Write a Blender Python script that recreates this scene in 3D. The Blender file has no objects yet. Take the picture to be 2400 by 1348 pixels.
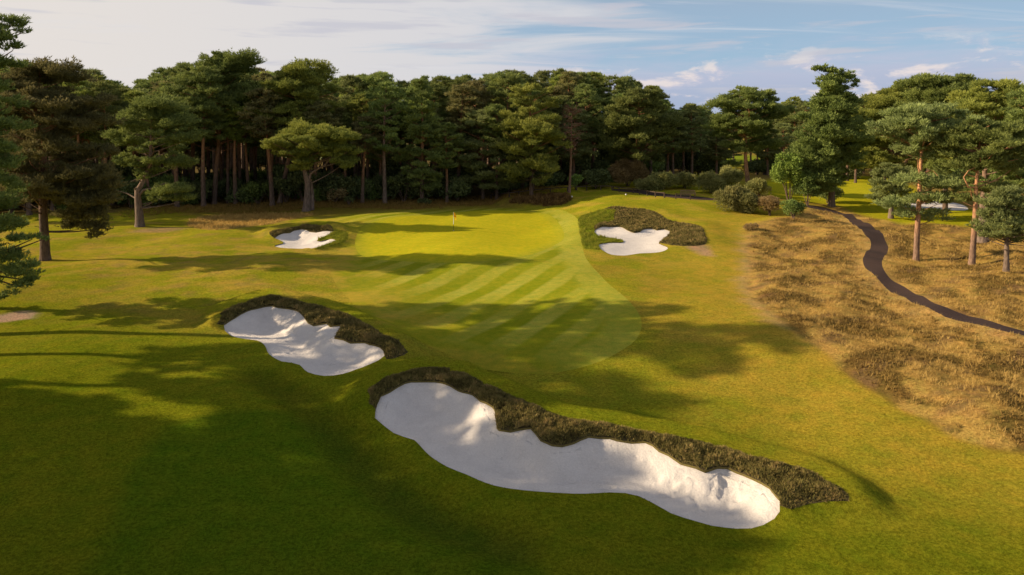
import bpy, math, random
import numpy as np
from mathutils import Vector, Matrix
from mathutils.geometry import delaunay_2d_cdt

SC = bpy.context.scene
COL = SC.collection
RNG = np.random.default_rng(7)
random.seed(7)

# ------------------------------------------------------------------ camera
CAMH, FPX, PITCH = 12.3, 1600.0, math.radians(2.2)
CY = 300.0 + FPX * math.tan(PITCH)        # row of the optical axis: the lens is shifted, plumb lines stay nearly plumb
cam_data = bpy.data.cameras.new("camera")
cam_data.sensor_width = 36.0
cam_data.lens = 36.0 * FPX / 2400.0
cam_data.shift_y = -(674.0 - CY) / 2400.0
cam_data.clip_start, cam_data.clip_end = 0.2, 20000.0
cam = bpy.data.objects.new("camera", cam_data)
COL.objects.link(cam)
cam.location = (0, 0, CAMH)
cam.rotation_euler = (math.pi / 2 - PITCH, 0, 0)
SC.camera = cam

def ray(px, py):
    u, v = (px - 1200.0) / FPX, -(py - CY) / FPX
    c, s = math.cos(PITCH), math.sin(PITCH)
    return u, c + v * s, -s + v * c            # x, y, z

# ------------------------------------------------------------------ mesh helpers
def mesh_np(name, V, F, mat=None, smooth=False, attrs=None, mats=None, fmat=None):
    """V (n,3), F (m,3) or (m,4) arrays -> mesh data."""
    V = np.asarray(V, np.float32); F = np.asarray(F, np.int32)
    me = bpy.data.meshes.new(name)
    k = F.shape[1]
    me.vertices.add(len(V)); me.vertices.foreach_set("co", V.ravel())
    me.loops.add(F.size); me.loops.foreach_set("vertex_index", F.ravel())
    me.polygons.add(len(F))
    me.polygons.foreach_set("loop_start", np.arange(0, F.size, k, dtype=np.int32))
    me.polygons.foreach_set("loop_total", np.full(len(F), k, np.int32))
    if smooth: me.polygons.foreach_set("use_smooth", np.ones(len(F), bool))
    for an, (typ, arr) in (attrs or {}).items():
        at = me.attributes.new(an, typ, 'POINT')
        if typ == 'FLOAT': at.data.foreach_set("value", np.asarray(arr, np.float32).ravel())
        else: at.data.foreach_set("color", np.asarray(arr, np.float32).ravel())
    for m in (mats or ([mat] if mat else [])): me.materials.append(m)
    if fmat is not None: me.polygons.foreach_set("material_index", np.asarray(fmat, np.int32))
    me.update(calc_edges=True); me.validate()
    return me

def link(name, me, parent=None, loc=None):
    o = bpy.data.objects.new(name, me); COL.objects.link(o)
    if parent is not None: o.parent = parent
    if loc is not None: o.location = loc
    return o

def tag(o, label=None, cat=None, group=None, kind=None):
    if label: o["label"] = label
    if cat: o["category"] = cat
    if group: o["group"] = group
    if kind: o["kind"] = kind
    return o

class MB:
    """collects boxes, tubes and lathes with quads/tris, into one mesh."""
    def __init__(s): s.v, s.q = [], []
    def box(s, c, size, rz=0.0, taper=1.0, bev=0.0):
        hx, hy, hz = size[0] / 2, size[1] / 2, size[2] / 2
        b = min(bev, hx * .45, hy * .45)
        ring = [(-hx + b, -hy), (hx - b, -hy), (hx, -hy + b), (hx, hy - b), (hx - b, hy), (-hx + b, hy), (-hx, hy - b), (-hx, -hy + b)] if b > 0 else [(-hx, -hy), (hx, -hy), (hx, hy), (-hx, hy)]
        n = len(ring); i0 = len(s.v); cr, sr = math.cos(rz), math.sin(rz)
        for z, t in ((-hz, 1), (hz, taper)):
            for x, y in ring:
                x, y = x * t, y * t
                s.v.append((c[0] + x * cr - y * sr, c[1] + x * sr + y * cr, c[2] + z))
        for i in range(n): s.q.append((i0 + i, i0 + (i + 1) % n, i0 + n + (i + 1) % n, i0 + n + i))
        s.q.append(tuple(i0 + n - 1 - i for i in range(n))); s.q.append(tuple(i0 + n + i for i in range(n)))
    def bar(s, a, b, w, h, up=(0, 0, 1)):
        a, b = Vector(a), Vector(b); d = (b - a).normalized(); u = Vector(up)
        sd = d.cross(u).normalized(); u2 = sd.cross(d)
        i0 = len(s.v)
        for p in (a, b):
            for i, j in ((-1, -1), (1, -1), (1, 1), (-1, 1)): s.v.append(tuple(p + sd * (i * w / 2) + u2 * (j * h / 2)))
        for f in ((0, 1, 5, 4), (1, 2, 6, 5), (2, 3, 7, 6), (3, 0, 4, 7), (3, 2, 1, 0), (4, 5, 6, 7)): s.q.append(tuple(i0 + k for k in f))
    def tube(s, pts, rad, n=6, cap=True):
        P = [Vector(p) for p in pts]; i0 = len(s.v); ref = Vector((0.31, 0.95, 0.05))
        for i, p in enumerate(P):
            d = (P[min(i + 1, len(P) - 1)] - P[max(i - 1, 0)]).normalized()
            a = d.cross(ref)
            if a.length < 1e-3: a = d.cross(Vector((1, 0, 0)))
            a.normalize(); b = d.cross(a)
            for k in range(n):
                t = 2 * math.pi * k / n
                s.v.append(tuple(p + (a * math.cos(t) + b * math.sin(t)) * rad[i]))
        for i in range(len(P) - 1):
            for k in range(n):
                s.q.append((i0 + i * n + k, i0 + i * n + (k + 1) % n, i0 + (i + 1) * n + (k + 1) % n, i0 + (i + 1) * n + k))
        if cap:
            s.q.append(tuple(i0 + k for k in range(n))); s.q.append(tuple(i0 + (len(P) - 1) * n + n - 1 - k for k in range(n)))
    def mesh(s, name, mat, smooth=False):
        me = bpy.data.meshes.new(name); me.from_pydata(s.v, [], s.q); me.materials.append(mat)
        if smooth: me.polygons.foreach_set("use_smooth", [True] * len(me.polygons))
        me.update(); return me

# ------------------------------------------------------------------ materials
def new_mat(name):
    m = bpy.data.materials.new(name); m.use_nodes = True
    nt = m.node_tree; b = nt.nodes["Principled BSDF"]
    b.inputs["Roughness"].default_value = 0.9
    b.inputs["Specular IOR Level"].default_value = 0.15
    return m, nt, b
def N(nt, typ, **kw):
    n = nt.nodes.new(typ)
    for k, v in kw.items():
        if k in ("inp",):
            for kk, vv in v.items(): n.inputs[kk].default_value = vv
        else: setattr(n, k, v)
    return n
def L(nt, a, b): nt.links.new(a, b)
def mixc(nt, fac, a, b, blend='MIX'):
    n = N(nt, 'ShaderNodeMix', data_type='RGBA', blend_type=blend)
    for sock, val in ((n.inputs[0], fac), (n.inputs[6], a), (n.inputs[7], b)):
        if hasattr(val, 'is_output'): L(nt, val, sock)
        elif isinstance(val, (int, float)): sock.default_value = val
        else: sock.default_value = (*val, 1.0)[:4]
    return n.outputs[2]
def ramp(nt, src, stops):
    r = N(nt, 'ShaderNodeValToRGB'); e = r.color_ramp.elements
    while len(e) < len(stops): e.new(0.5)
    for el, (p, c) in zip(e, stops):
        el.position = p; el.color = (*c, 1.0) if len(c) == 3 else c
    L(nt, src, r.inputs[0]); return r.outputs[0]
def noise(nt, scale, detail=4.0, rough=0.6, vec=None, dist=0.0):
    n = N(nt, 'ShaderNodeTexNoise'); n.inputs['Scale'].default_value = scale
    n.inputs['Detail'].default_value = detail; n.inputs['Roughness'].default_value = rough
    n.inputs['Distortion'].default_value = dist
    if vec is not None: L(nt, vec, n.inputs['Vector'])
    return n.outputs['Fac']
def objco(nt): return N(nt, 'ShaderNodeTexCoord').outputs['Object']
def mapping(nt, vec, scale=(1, 1, 1), rot=(0, 0, 0)):
    m = N(nt, 'ShaderNodeMapping'); m.inputs['Scale'].default_value = scale; m.inputs['Rotation'].default_value = rot
    L(nt, vec, m.inputs['Vector']); return m.outputs['Vector']
def bump(nt, b, h, strength=0.5, dist=0.05):
    n = N(nt, 'ShaderNodeBump'); n.inputs['Strength'].default_value = strength; n.inputs['Distance'].default_value = dist
    L(nt, h, n.inputs['Height']); L(nt, n.outputs[0], b.inputs['Normal'])
def math_(nt, op, a, b=None, c=None, clamp=False):
    n = N(nt, 'ShaderNodeMath', operation=op); n.use_clamp = clamp
    for i, v in enumerate((a, b, c)):
        if v is None: continue
        if hasattr(v, 'is_output'): L(nt, v, n.inputs[i])
        else: n.inputs[i].default_value = v
    return n.outputs[0]

# turf: the tint attribute carries the kind of grass (mown, rough, dry, soil) and some painted shade, noise does the blades
def turf_mat(name, tint=None, fine=9.0, contrast=0.5, bstr=0.6, stripes=None, fade=False):
    m, nt, b = new_mat(name); co = objco(nt)
    if tint is None:
        at = N(nt, 'ShaderNodeAttribute', attribute_name="tint"); base = at.outputs['Color']
    else: base = mixc(nt, noise(nt, 0.35, 3, .6, co), tint[0], tint[1])
    if stripes: base = stripes(nt, co, base)
    if fade:
        base = mixc(nt, N(nt, 'ShaderNodeAttribute', attribute_name="fade").outputs['Fac'], base, N(nt, 'ShaderNodeAttribute', attribute_name="tint").outputs['Color'])
    n1 = noise(nt, fine, 5, 0.72, co); n2 = noise(nt, fine * 0.13, 4, 0.6, co); n3 = noise(nt, fine * 4, 3, 0.7, co)
    k = math_(nt, 'ADD', math_(nt, 'MULTIPLY', n1, .6), math_(nt, 'MULTIPLY', n3, .4))
    f = ramp(nt, k, [(0.38, (1 - contrast,) * 3), (0.64, (1 + contrast * .75,) * 3)])
    c = mixc(nt, 1.0, base, f, 'MULTIPLY')
    f2 = ramp(nt, n2, [(0.3, (0.78, 0.9, 0.85)), (0.7, (1.2, 1.06, 1.1))])
    c = mixc(nt, 1.0, c, f2, 'MULTIPLY')
    L(nt, c, b.inputs['Base Color'])
    bump(nt, b, k, bstr, 0.05)
    b.inputs['Specular IOR Level'].default_value = 0.0
    return m

def needle_mat(name, dark, light, trans=0.32):
    m, nt, b = new_mat(name)
    at = N(nt, 'ShaderNodeAttribute', attribute_name="rnd")
    oi = N(nt, 'ShaderNodeObjectInfo')
    c = mixc(nt, at.outputs['Fac'], dark, light)
    hs = N(nt, 'ShaderNodeHueSaturation')
    L(nt, math_(nt, 'MULTIPLY_ADD', oi.outputs['Random'], 0.024, 0.488), hs.inputs['Hue'])
    L(nt, math_(nt, 'MULTIPLY_ADD', oi.outputs['Random'], 0.5, 0.88), hs.inputs['Value'])
    hs.inputs['Saturation'].default_value = 0.95
    L(nt, c, hs.inputs['Color']); L(nt, hs.outputs[0], b.inputs['Base Color'])
    b.inputs['Roughness'].default_value = 0.7
    tr = N(nt, 'ShaderNodeBsdfTranslucent'); L(nt, hs.outputs[0], tr.inputs['Color'])
    mx = N(nt, 'ShaderNodeMixShader'); mx.inputs[0].default_value = trans
    L(nt, b.outputs[0], mx.inputs[1]); L(nt, tr.outputs[0], mx.inputs[2])
    L(nt, mx.outputs[0], nt.nodes['Material Output'].inputs['Surface'])
    return m

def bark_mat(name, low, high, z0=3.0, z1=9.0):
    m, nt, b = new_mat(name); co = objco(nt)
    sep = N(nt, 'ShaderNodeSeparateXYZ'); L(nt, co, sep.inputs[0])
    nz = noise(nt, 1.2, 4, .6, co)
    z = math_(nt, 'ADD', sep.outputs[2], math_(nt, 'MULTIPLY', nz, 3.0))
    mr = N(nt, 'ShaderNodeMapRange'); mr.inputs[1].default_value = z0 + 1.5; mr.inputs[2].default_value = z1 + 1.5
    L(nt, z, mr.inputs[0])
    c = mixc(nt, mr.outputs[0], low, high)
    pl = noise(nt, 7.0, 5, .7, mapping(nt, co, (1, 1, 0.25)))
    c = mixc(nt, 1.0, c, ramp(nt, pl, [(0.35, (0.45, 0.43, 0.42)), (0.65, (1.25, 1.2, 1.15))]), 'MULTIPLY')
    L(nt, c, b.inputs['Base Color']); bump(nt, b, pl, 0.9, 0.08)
    return m

def plain_mat(name, a, b_, scale=3.0, rough=0.85, bstr=0.4, stretch=(1, 1, 1), bd=0.02):
    m, nt, b = new_mat(name); co = mapping(nt, objco(nt), stretch)
    n = noise(nt, scale, 6, .65, co)
    L(nt, ramp(nt, n, [(0.3, a), (0.7, b_)]), b.inputs['Base Color'])
    b.inputs['Roughness'].default_value = rough; bump(nt, b, n, bstr, bd)
    return m
# ------------------------------------------------------------------ outlines, traced on the ground (photo pixels)
S1 = [(878.6,979.5),(884.5,944),(893,926),(914,917),(929,907),(950,896),(979.5,893),(1018,893),(1033,895),(1054,902),(1074,914),(1107,923),(1125,938),(1151.6,950),(1160.5,964.6),(1163.5,1000),(1169,1006),(1196,1010),(1220,1004.7),(1243.6,1001.7),(1255.5,1015),(1267,1030),(1294,1041.8),(1317.8,1044),(1344.5,1037),(1362,1028.5),(1380,1021.6),(1428.8,1024.8),(1446,1030.5),(1480.6,1036),(1512,1034),(1529.5,1042),(1544,1055),(1567,1065),(1595.7,1085),(1630,1094),(1653,1104),(1682,1094),(1705,1095),(1725,1105),(1762.7,1120),(1803,1141),(1817,1158.6),(1827.5,1170),(1827.5,1199),(1814.5,1216),(1788.6,1230.6),(1760,1238.6),(1725,1239),(1667.7,1232),(1639,1224),(1601.5,1213),(1572.7,1203),(1549.7,1190),(1526.7,1177),(1498,1163),(1466,1155.7),(1428.8,1154),(1400,1155.7),(1344.5,1157),(1255.5,1151.6),(1181,1142.7),(1136.8,1131),(1092,1111.5),(1047.7,1093.7),(1006,1067),(970.6,1031),(946.8,1024),(923,1015),(899,997)]
H1 = [(872,955),(865,942),(863.7,917),(878.6,901),(899,887.5),(929,878.6),(958.7,869.7),(982.5,864),(1009,860),(1047.7,865),(1083,872.6),(1107,884.5),(1136.8,901),(1166,910),(1205,929),(1240.6,944),(1279,961.7),(1329.6,979.5),(1389,989),(1457.6,997),(1500.8,1010),(1567,1019),(1616,1030.5),(1673.5,1042),(1731,1058),(1783,1075),(1811.6,1079.5),(1860.6,1094),(1895,1104),(1932.5,1124),(1970,1144),(1990,1161.5),(1998.7,1176),(1947,1180),(1889,1183),(1829,1190),
      (1815,1180),(1790,1150),(1740,1125),(1690,1110),(1650,1118),(1600,1098),(1550,1070),(1510,1050),(1440,1040),(1390,1035),(1310,1058),(1255,1040),(1230,1018),(1180,1020),(1150,1000),(1140,962),(1100,938),(1040,912),(980,908),(930,922),(900,945),(886,960)]
S2 = [(524.4,761),(555,741.5),(588,725),(627,716.5),(660,721),(693.7,726.5),(710,738.7),(721,755),(735,762),(763,757),(774,763.7),(799,761),(799,772),(783.6,791),(804.7,795),(821,802.6),(854.6,801.4),(888,811),(902,833),(888,844),(849,861),(804.7,876),(760,881),(721,872),(702,855),(682.6,850),(660,847),(638,836),(627,825),(621.5,811),(605,798.7),(571.6,794),(544,787.6),(527,775)]
H2 = [(520,760),(513,741.5),(527,727.6),(566,713.8),(605,700),(638,694),(682.6,702.7),(749,719),(804.7,736),(860,761),(910,788.7),(938,805),(949,819),(943,827.5),(902,841),(890,822),(850,812),(800,806),(770,793),(785,772),(730,772),(700,745),(660,730),(625,725),(590,735),(550,755)]
S3 = [(643,557.5),(653,550.4),(665,546),(676,545.5),(690,539.6),(703,537),(717,538),(728,543),(741,544),(757,541),(775.5,541),(781.5,542),(773,548),(760,554),(747,558.5),(743,564),(751.7,565),(769,560.7),(787,562),(780,567),(762.5,573),(746,579),(730,582.4),(708,583),(676,582),(654,580),(643,576.4),(652,573),(663,570),(663,566.7),(654,562)]
H3 = [(643,557.5),(632.5,549),(639,541.7),(654,539),(676,534.7),(704,530),(724.6,527.7),(762.5,529),(779,531),(782,541),(770,545),(741,547),(722,544),(703,540),(685,544),(660,550),(652,556)]
S4 = [(1393.7,540),(1404.7,533),(1419,530.5),(1454,531),(1472.5,540),(1487,545),(1500,543),(1509,536.6),(1527.5,535),(1540,539),(1555,536.6),(1568,540),(1571,545),(1566,554),(1551,563),(1544,569.6),(1551,573),(1566,581.5),(1542,591.6),(1500,594),(1463,599),(1434,597),(1417.5,590),(1406.5,581.5),(1404.7,572),(1426.7,568),(1454,568),(1461.5,566),(1458,562),(1441,559),(1408,554),(1397,548.5)]
H4 = [(1394,541),(1392,536.6),(1403,524.7),(1436,517),(1439.5,502.7),(1441,491.7),(1415.7,490),(1445,485),(1478,489),(1503.7,490),(1527.5,494),(1546,502),(1564,515.5),(1591.7,522),(1624.7,527),(1645,534),(1650,543),(1654,570.5),(1601,577),(1555,571),(1546,569),(1560,550),(1563,543),(1530,540),(1500,548),(1480,548),(1450,536),(1415,535)]
GRASS4 = [(1357,510),(1385,499),(1408,492),(1441,491.7),(1439.5,502.7),(1436,517),(1403,524.7),(1392,537),(1397,549),(1441,559),(1460,563),(1454,568),(1404.7,572),(1407,582),(1400,586),(1370,583),(1360,550)]
GRASS3 = [(782,541),(800,540),(814,548),(812,562),(795,575),(765,581),(735,586),(746,579),(780,567),(787,562),(769,560.7),(745,565),(743,560),(760,554),(773,548)]
FAIR = [(1327.6,496),(1351.5,511.7),(1362,539),(1365,576.5),(1382,617.5),(1409.6,648),(1443.7,679),(1478,709.6),(1498,737),(1504,764),(1491.5,795),(1460.7,819),(1409.6,846),(1341,866.6),(1273,877),(1205,875),(1136.5,866.6),(1068,839),(985,800),(900,762),(835,718),(790,670),(775,625),(800,580),(822,555),(815,530),(760,522),(705,518),(700,512),(760,503),(900,492),(1000,486),(1100,481),(1200,481),(1280,485)]
GREEN = [(1290,505),(1314,529),(1322.5,552.6),(1314,566),(1283,583),(1222,602),(1136.5,612),(1060,616),(980,615),(900,610),(850,600),(833,578),(838,548),(870,522),(960,505),(1080,496),(1200,494),(1255,497)]
PATH_L = [(1872,484),(1896,487),(1949,498),(1989,515.6),(2020,538),(2038,560),(2040.5,580),(2027,595.7),(2022.6,613.5),(2038,635.8),(2069,667),(2123,698),(2189.5,729),(2278.5,758),(2400,787),(2700,840)]
PATH_R = [(1885,481),(1910,482),(1976,500),(2020,518),(2051.6,538),(2074,562),(2082,582),(2069,609),(2069,627),(2087,653.6),(2145,689),(2212,718),(2301,747),(2400,776),(2700,826)]
PATH = PATH_L + PATH_R[::-1]
PATH2 = [(1440,447),(1490,452),(1540,459),(1600,465.5),(1690,469.5),(1690,466),(1640,461),(1590,457),(1540,451),(1490,445),(1440,443)]
HEATH = [(1900,486),(1835,510),(1790,520),(1758,529),(1749,569),(1758,627),(1749,658),(1767,702.5),(1824.6,747),(1878,791.5),(1940,831.6),(1967,867),(2020,903),(2069,929.5),(2100.5,956),(2172,987),(2234,1027),(2323,1054),(2400,1063),(2700,1110),(3200,900),(2900,560),(2400,545),(2240,531),(2110,526),(2040,512),(1985,492),(1950,484)]
FARFAIR = [(1760,436),(1800,422),(1900,416),(2000,413),(2090,418),(2140,440),(2200,470),(2300,500),(2400,522),(2500,530),(2500,540),(2400,538),(2240,527),(2110,522),(2030,505),(1985,488),(1930,478),(1860,470),(1790,455)]
FARFAIR2 = [(1600,384),(1640,386),(1800,384),(1830,372),(1760,364),(1640,363)]
FARSAND = [(2112,479),(2140,474),(2190,470),(2240,475),(2268,486),(2262,493),(2215,492),(2190,488),(2150,489),(2125,486)]
DRYL = [(445,532),(448,516),(500,506),(600,499),(690,500),(735,502),(700,512),(660,520),(600,530),(520,539)]
BRACK = [(1190,476),(1200,468),(1250,458),(1300,455),(1333,458),(1338,470),(1320,480),(1250,480)]
TEEFRONT = [(500,966),(580,960),(666,966),(766,1000),(832,1044),(888,1099),(971,1155),(1080,1225),(1230,1290),(1330,1400),(260,1400),(250,1250),(300,1100),(380,1005)]
SWALE = [(600,880),(690,930),(790,1000),(860,1070),(930,1135),(1050,1205),(1200,1265)]
DIRT4 = [(1605,578),(1650,572),(1668,588),(1672,602),(1650,600),(1625,588)]
DIRTL = [(-80,738),(0,738),(60,728),(88,732),(75,747),(0,756),(-80,760)]
DIRTT = [(300,545),(330,536),(400,532),(440,534),(420,541),(350,545)]

# ------------------------------------------------------------------ terrain
def sstep(a, b, x):
    t = np.clip((x - a) / (b - a), 0, 1); return t * t * (3 - 2 * t)
def flat(p):
    dx, dy, dz = ray(*p); t = CAMH / -dz
    return (dx * t, dy * t)
def pip(P, poly):
    x, y = P[:, 0], P[:, 1]; ins = np.zeros(len(P), bool); n = len(poly)
    for i in range(n):
        x0, y0 = poly[i]; x1, y1 = poly[(i + 1) % n]
        if y0 == y1: continue
        c = ((y0 > y) != (y1 > y)) & (x < (x1 - x0) * (y - y0) / (y1 - y0) + x0)
        ins ^= c
    return ins
def pdist(P, poly, closed=True):
    d = np.full(len(P), 1e9); n = len(poly)
    for i in range(n if closed else n - 1):
        a = np.array(poly[i]); b = np.array(poly[(i + 1) % n]); ab = b - a
        t = np.clip(((P - a) @ ab) / max(ab @ ab, 1e-9), 0, 1)
        q = P - (a + t[:, None] * ab)
        d = np.minimum(d, q[:, 0] ** 2 + q[:, 1] ** 2)
    return np.sqrt(d)
def near(P, poly, m):
    A = np.array(poly); lo, hi = A.min(0) - m, A.max(0) + m
    return ((P >= lo) & (P <= hi)).all(1)
MOUND = []
FSW = [flat(p) for p in SWALE]
FBR = [flat(p) for p in BRACK]
FTE = [flat(p) for p in TEEFRONT]
FHE = [flat(p) for p in HEATH]
_w = np.random.default_rng(3)
WAVES = [(_w.uniform(0, 2 * math.pi), lam, amp, _w.uniform(0, 6.28)) for lam, amp in ((34, .22), (27, .2), (19, .13), (14, .1), (10, .055), (7, .035), (5.2, .02))]
def height(P):
    P = np.atleast_2d(np.asarray(P, float)); x, y = P[:, 0], P[:, 1]
    z = np.zeros(len(P))
    amp = sstep(6, 25, y) * 0.75
    for a, lam, am, ph in WAVES: z += am * np.sin((x * math.cos(a) + y * math.sin(a)) * 2 * math.pi / lam + ph)
    z *= amp
    # plateau of the back tee
    z += 1.6 * sstep(3, 18, x) * (1 - sstep(34, 56, x)) * sstep(70, 114, y) * (1 - sstep(150, 210, y))
    for poly, hgt, wid in MOUND:
        k = near(P, poly, wid * 1.2)
        if not k.any(): continue
        Q = P[k]; d = pdist(Q, poly); d[pip(Q, poly)] = 0
        z[k] += hgt * (1 - sstep(0, wid, d))
    k = near(P, FSW, 4)
    if k.any(): z[k] -= 0.38 * (1 - sstep(0, 1.9, pdist(P[k], FSW, False)))
    k = near(P, FBR, 4)
    if k.any():
        Q = P[k]; d = pdist(Q, FBR); d[pip(Q, FBR)] = 0
        z[k] += 1.0 * (1 - sstep(0, 3.0, d))
    k = near(P, FHE, 1)
    if k.any():
        Q = P[k]; ins = pip(Q, FHE); d = pdist(Q, FHE); xx, yy = Q[:, 0], Q[:, 1]
        b = 0.16 * np.sin(xx * 1.1 + 1.3 * np.sin(yy * .5)) * np.sin(yy * .8 + np.sin(xx * .7)) + 0.3 * np.sin(xx * .33 + 1) * np.sin(yy * .27)
        z[k] += np.where(ins, b * sstep(0, 2, d) + .15 * sstep(0, 1.0, d), 0)
    return z
def h1(x, y): return float(height([(x, y)])[0])
_T = np.concatenate([np.arange(6, 60, .5), np.arange(60, 180, .8), np.arange(180, 900, 6)])
def unproj(px, py):
    """where the ray through the photo's point (px,py) first meets the ground."""
    r = ray(px, py); zf = CAMH / -r[2] * r[1] if r[2] < 0 else 900
    T = _T[(_T > zf * .55 - 2) & (_T < zf * 1.25 + 3)] / r[1]
    g = CAMH + r[2] * T - height(np.column_stack([r[0] * T, r[1] * T]))
    k = np.where(g < 0)[0]
    if len(k) == 0: t = T[-1]
    elif k[0] == 0: t = T[0]
    else:
        i = k[0]; a, b = T[i - 1], T[i]
        for _ in range(3):
            tt = np.linspace(a, b, 9); gg = CAMH + r[2] * tt - height(np.column_stack([r[0] * tt, r[1] * tt])); q = max(1, int(np.argmax(gg < 0))); a, b = tt[q - 1], tt[q]
        t = (a + b) / 2
    return Vector((r[0] * t, r[1] * t, CAMH + r[2] * t))
def upoly(poly, step=0.5, smooth=True, jag=0.0, seed=0):
    """photo outline -> smooth closed polyline on the ground (xy)."""
    A = [unproj(*p) for p in poly]; A = [(v.x, v.y) for v in A]; n = len(A); out = []
    for i in range(n):
        p0, p1, p2, p3 = (np.array(A[(i + k) % n]) for k in (-1, 0, 1, 2))
        ln = np.linalg.norm(p2 - p1); m = max(1, int(ln / step))
        for j in range(m):
            t = j / m
            if smooth: q = .5 * ((2 * p1) + (-p0 + p2) * t + (2 * p0 - 5 * p1 + 4 * p2 - p3) * t * t + (-p0 + 3 * p1 - 3 * p2 + p3) * t ** 3)
            else: q = p1 + (p2 - p1) * t
            out.append(q)
    if jag:
        r = np.random.default_rng(seed); out = [q + r.normal(0, jag, 2) for q in out]
    return [tuple(map(float, q)) for q in out]
FH = [[tuple(unproj(*p))[:2] for p in h] for h in (H1, H2, H3, H4, GRASS4, GRASS3)]
MOUND = [(FH[0], 0.55, 1.5), (FH[1], 0.6, 1.7), (FH[2], 0.6, 2.2), (FH[3], 0.42, 4.0), (FH[4], 0.25, 3.5), (FH[5], 0.35, 1.6)]
PL = dict(s1=upoly(S1, .3), s2=upoly(S2, .4), s3=upoly(S3, .45), s4=upoly(S4, .45),
          h1=upoly(H1, .4, jag=.08, seed=1), h2=upoly(H2, .4, jag=.1, seed=2), h3=upoly(H3, .5, jag=.05, seed=3), h4=upoly(H4, .5, jag=.05, seed=4),
          fair=upoly(FAIR, .8), green=upoly(GREEN, .8), path=upoly(PATH, .8), path2=upoly(PATH2, 1.5), fsand=upoly(FARSAND, 1.0))
# ------------------------------------------------------------------ one triangulated ground, split by what covers it
pts, edges = [], []
def add_loop(poly):
    i0 = len(pts); n = len(poly); pts.extend(poly); edges.extend((i0 + i, i0 + (i + 1) % n) for i in range(n))
for k in PL: add_loop(PL[k])
grid = []
y = 7.0
while y < 3000:
    s = max(0.22, y * (0.0085 if y < 130 else 0.012 if y < 200 else 0.04))
    hw = 0.86 * y + 10
    xs = np.arange(-hw, hw, s); xs = xs + RNG.uniform(-.3, .3, len(xs)) * s
    ys = y + RNG.uniform(-.3, .3, len(xs)) * s
    grid.append(np.stack([xs, ys], 1)); y += s
gx, gy = np.meshgrid(np.arange(-160, 161, 5.0), np.arange(-60, 240, 5.0))
side = np.stack([gx.ravel(), gy.ravel()], 1) + RNG.uniform(-1, 1, (gx.size, 2))
side = side[(np.abs(side[:, 0]) > 0.86 * np.maximum(side[:, 1], 0) + 11) | (side[:, 1] < 6)]
far = [(math.cos(a) * r, math.sin(a) * r) for r in (500, 1200, 3000, 7000) for a in np.linspace(0, 2 * math.pi, 40)[:-1]]
fine = []
for k_, sp_ in (('s1', .12), ('s2', .15)):
    A_ = np.array(PL[k_]); fx, fy = np.meshgrid(np.arange(A_[:, 0].min(), A_[:, 0].max(), sp_), np.arange(A_[:, 1].min(), A_[:, 1].max(), sp_))
    Q_ = np.stack([fx.ravel(), fy.ravel()], 1) + RNG.uniform(-.3, .3, (fx.size, 2)) * sp_; Q_ = Q_[pip(Q_, PL[k_])]; fine.append(Q_[pdist(Q_, PL[k_]) > sp_ * .5])
G = np.concatenate(grid + fine + [side, np.array(far)])
allp = [Vector(p) for p in pts] + [Vector((float(a), float(b))) for a, b in G]
res = delaunay_2d_cdt(allp, edges, [], 0, 1e-4, False)
XY = np.array([(v.x, v.y) for v in res[0]]); TR = np.array([f for f in res[2] if len(f) == 3])
a_, b_, c_ = XY[TR[:, 0]], XY[TR[:, 1]], XY[TR[:, 2]]
cr = (b_[:, 0] - a_[:, 0]) * (c_[:, 1] - a_[:, 1]) - (b_[:, 1] - a_[:, 1]) * (c_[:, 0] - a_[:, 0])
TR[cr < 0] = TR[cr < 0][:, ::-1]; TR = TR[np.abs(cr) > 1e-7]
CEN = XY[TR].mean(1)
region = np.full(len(TR), -1)
ORDER = ['fair', 'green', 'h1', 'h2', 'h3', 'h4', 'path', 'path2', 'fsand', 's1', 's2', 's3', 's4']
for i, k in enumerate(ORDER):
    m = near(CEN, PL[k], .1); q = np.where(m)[0]
    region[q[pip(CEN[q], PL[k])]] = i
Z = height(XY)

# kinds of grass and soil, with some painted shade, as a base colour per ground point
def fbm(P, s, seed, oct=4):
    r = np.random.default_rng(seed); v = np.zeros(len(P)); a = 1.0; tot = 0
    for o in range(oct):
        for _ in range(3):
            th = r.uniform(0, 6.28); f = 2 * math.pi / (s * r.uniform(.7, 1.3)) * 2 ** o
            ph = r.uniform(0, 6.28); wv = 1.2 * np.sin((P[:, 0] * -math.sin(th) + P[:, 1] * math.cos(th)) * f * .6 + ph * 2)
            v += a * np.sin((P[:, 0] * math.cos(th) + P[:, 1] * math.sin(th)) * f + ph + wv); tot += a * .6
        a *= .55
    return np.clip(v / tot * .5 + .5, 0, 1)
def inside(P, px, soft):
    """1 inside the outline, falling to 0 over `soft` metres across its edge."""
    poly = upoly(px, 1.5); out = np.zeros(len(P)); k = near(P, poly, soft)
    if k.any():
        Q = P[k]; d = pdist(Q, poly); d = np.where(pip(Q, poly), d, -d); out[k] = sstep(-soft, soft, d)
    return out
C = lambda *c: np.array(c, float)
def lerp(a, b, t): return a + (b - a) * np.asarray(t)[:, None]
X_, Y_ = XY[:, 0], XY[:, 1]
PXL = 1200 + X_ / np.maximum(Y_, 1) * 1600 * 0.97            # only to describe where along the wood edge a ground point lies
t = np.tile(C(.345, .325, .03), (len(XY), 1))
t = lerp(t, C(.225, .25, .02), fbm(XY, 18, 1) * .85)
t = lerp(t, C(.46, .33, .07), sstep(.5, .8, fbm(XY, 11, 2)) * .6 * sstep(25, 42, Y_))
t = lerp(t, C(.44, .315, .07), sstep(.38, .72, fbm(XY, 7, 20)) * .62 * sstep(36, 44, Y_) * (1 - sstep(64, 88, Y_)) * (1 - sstep(-14, -4, X_)))
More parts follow.
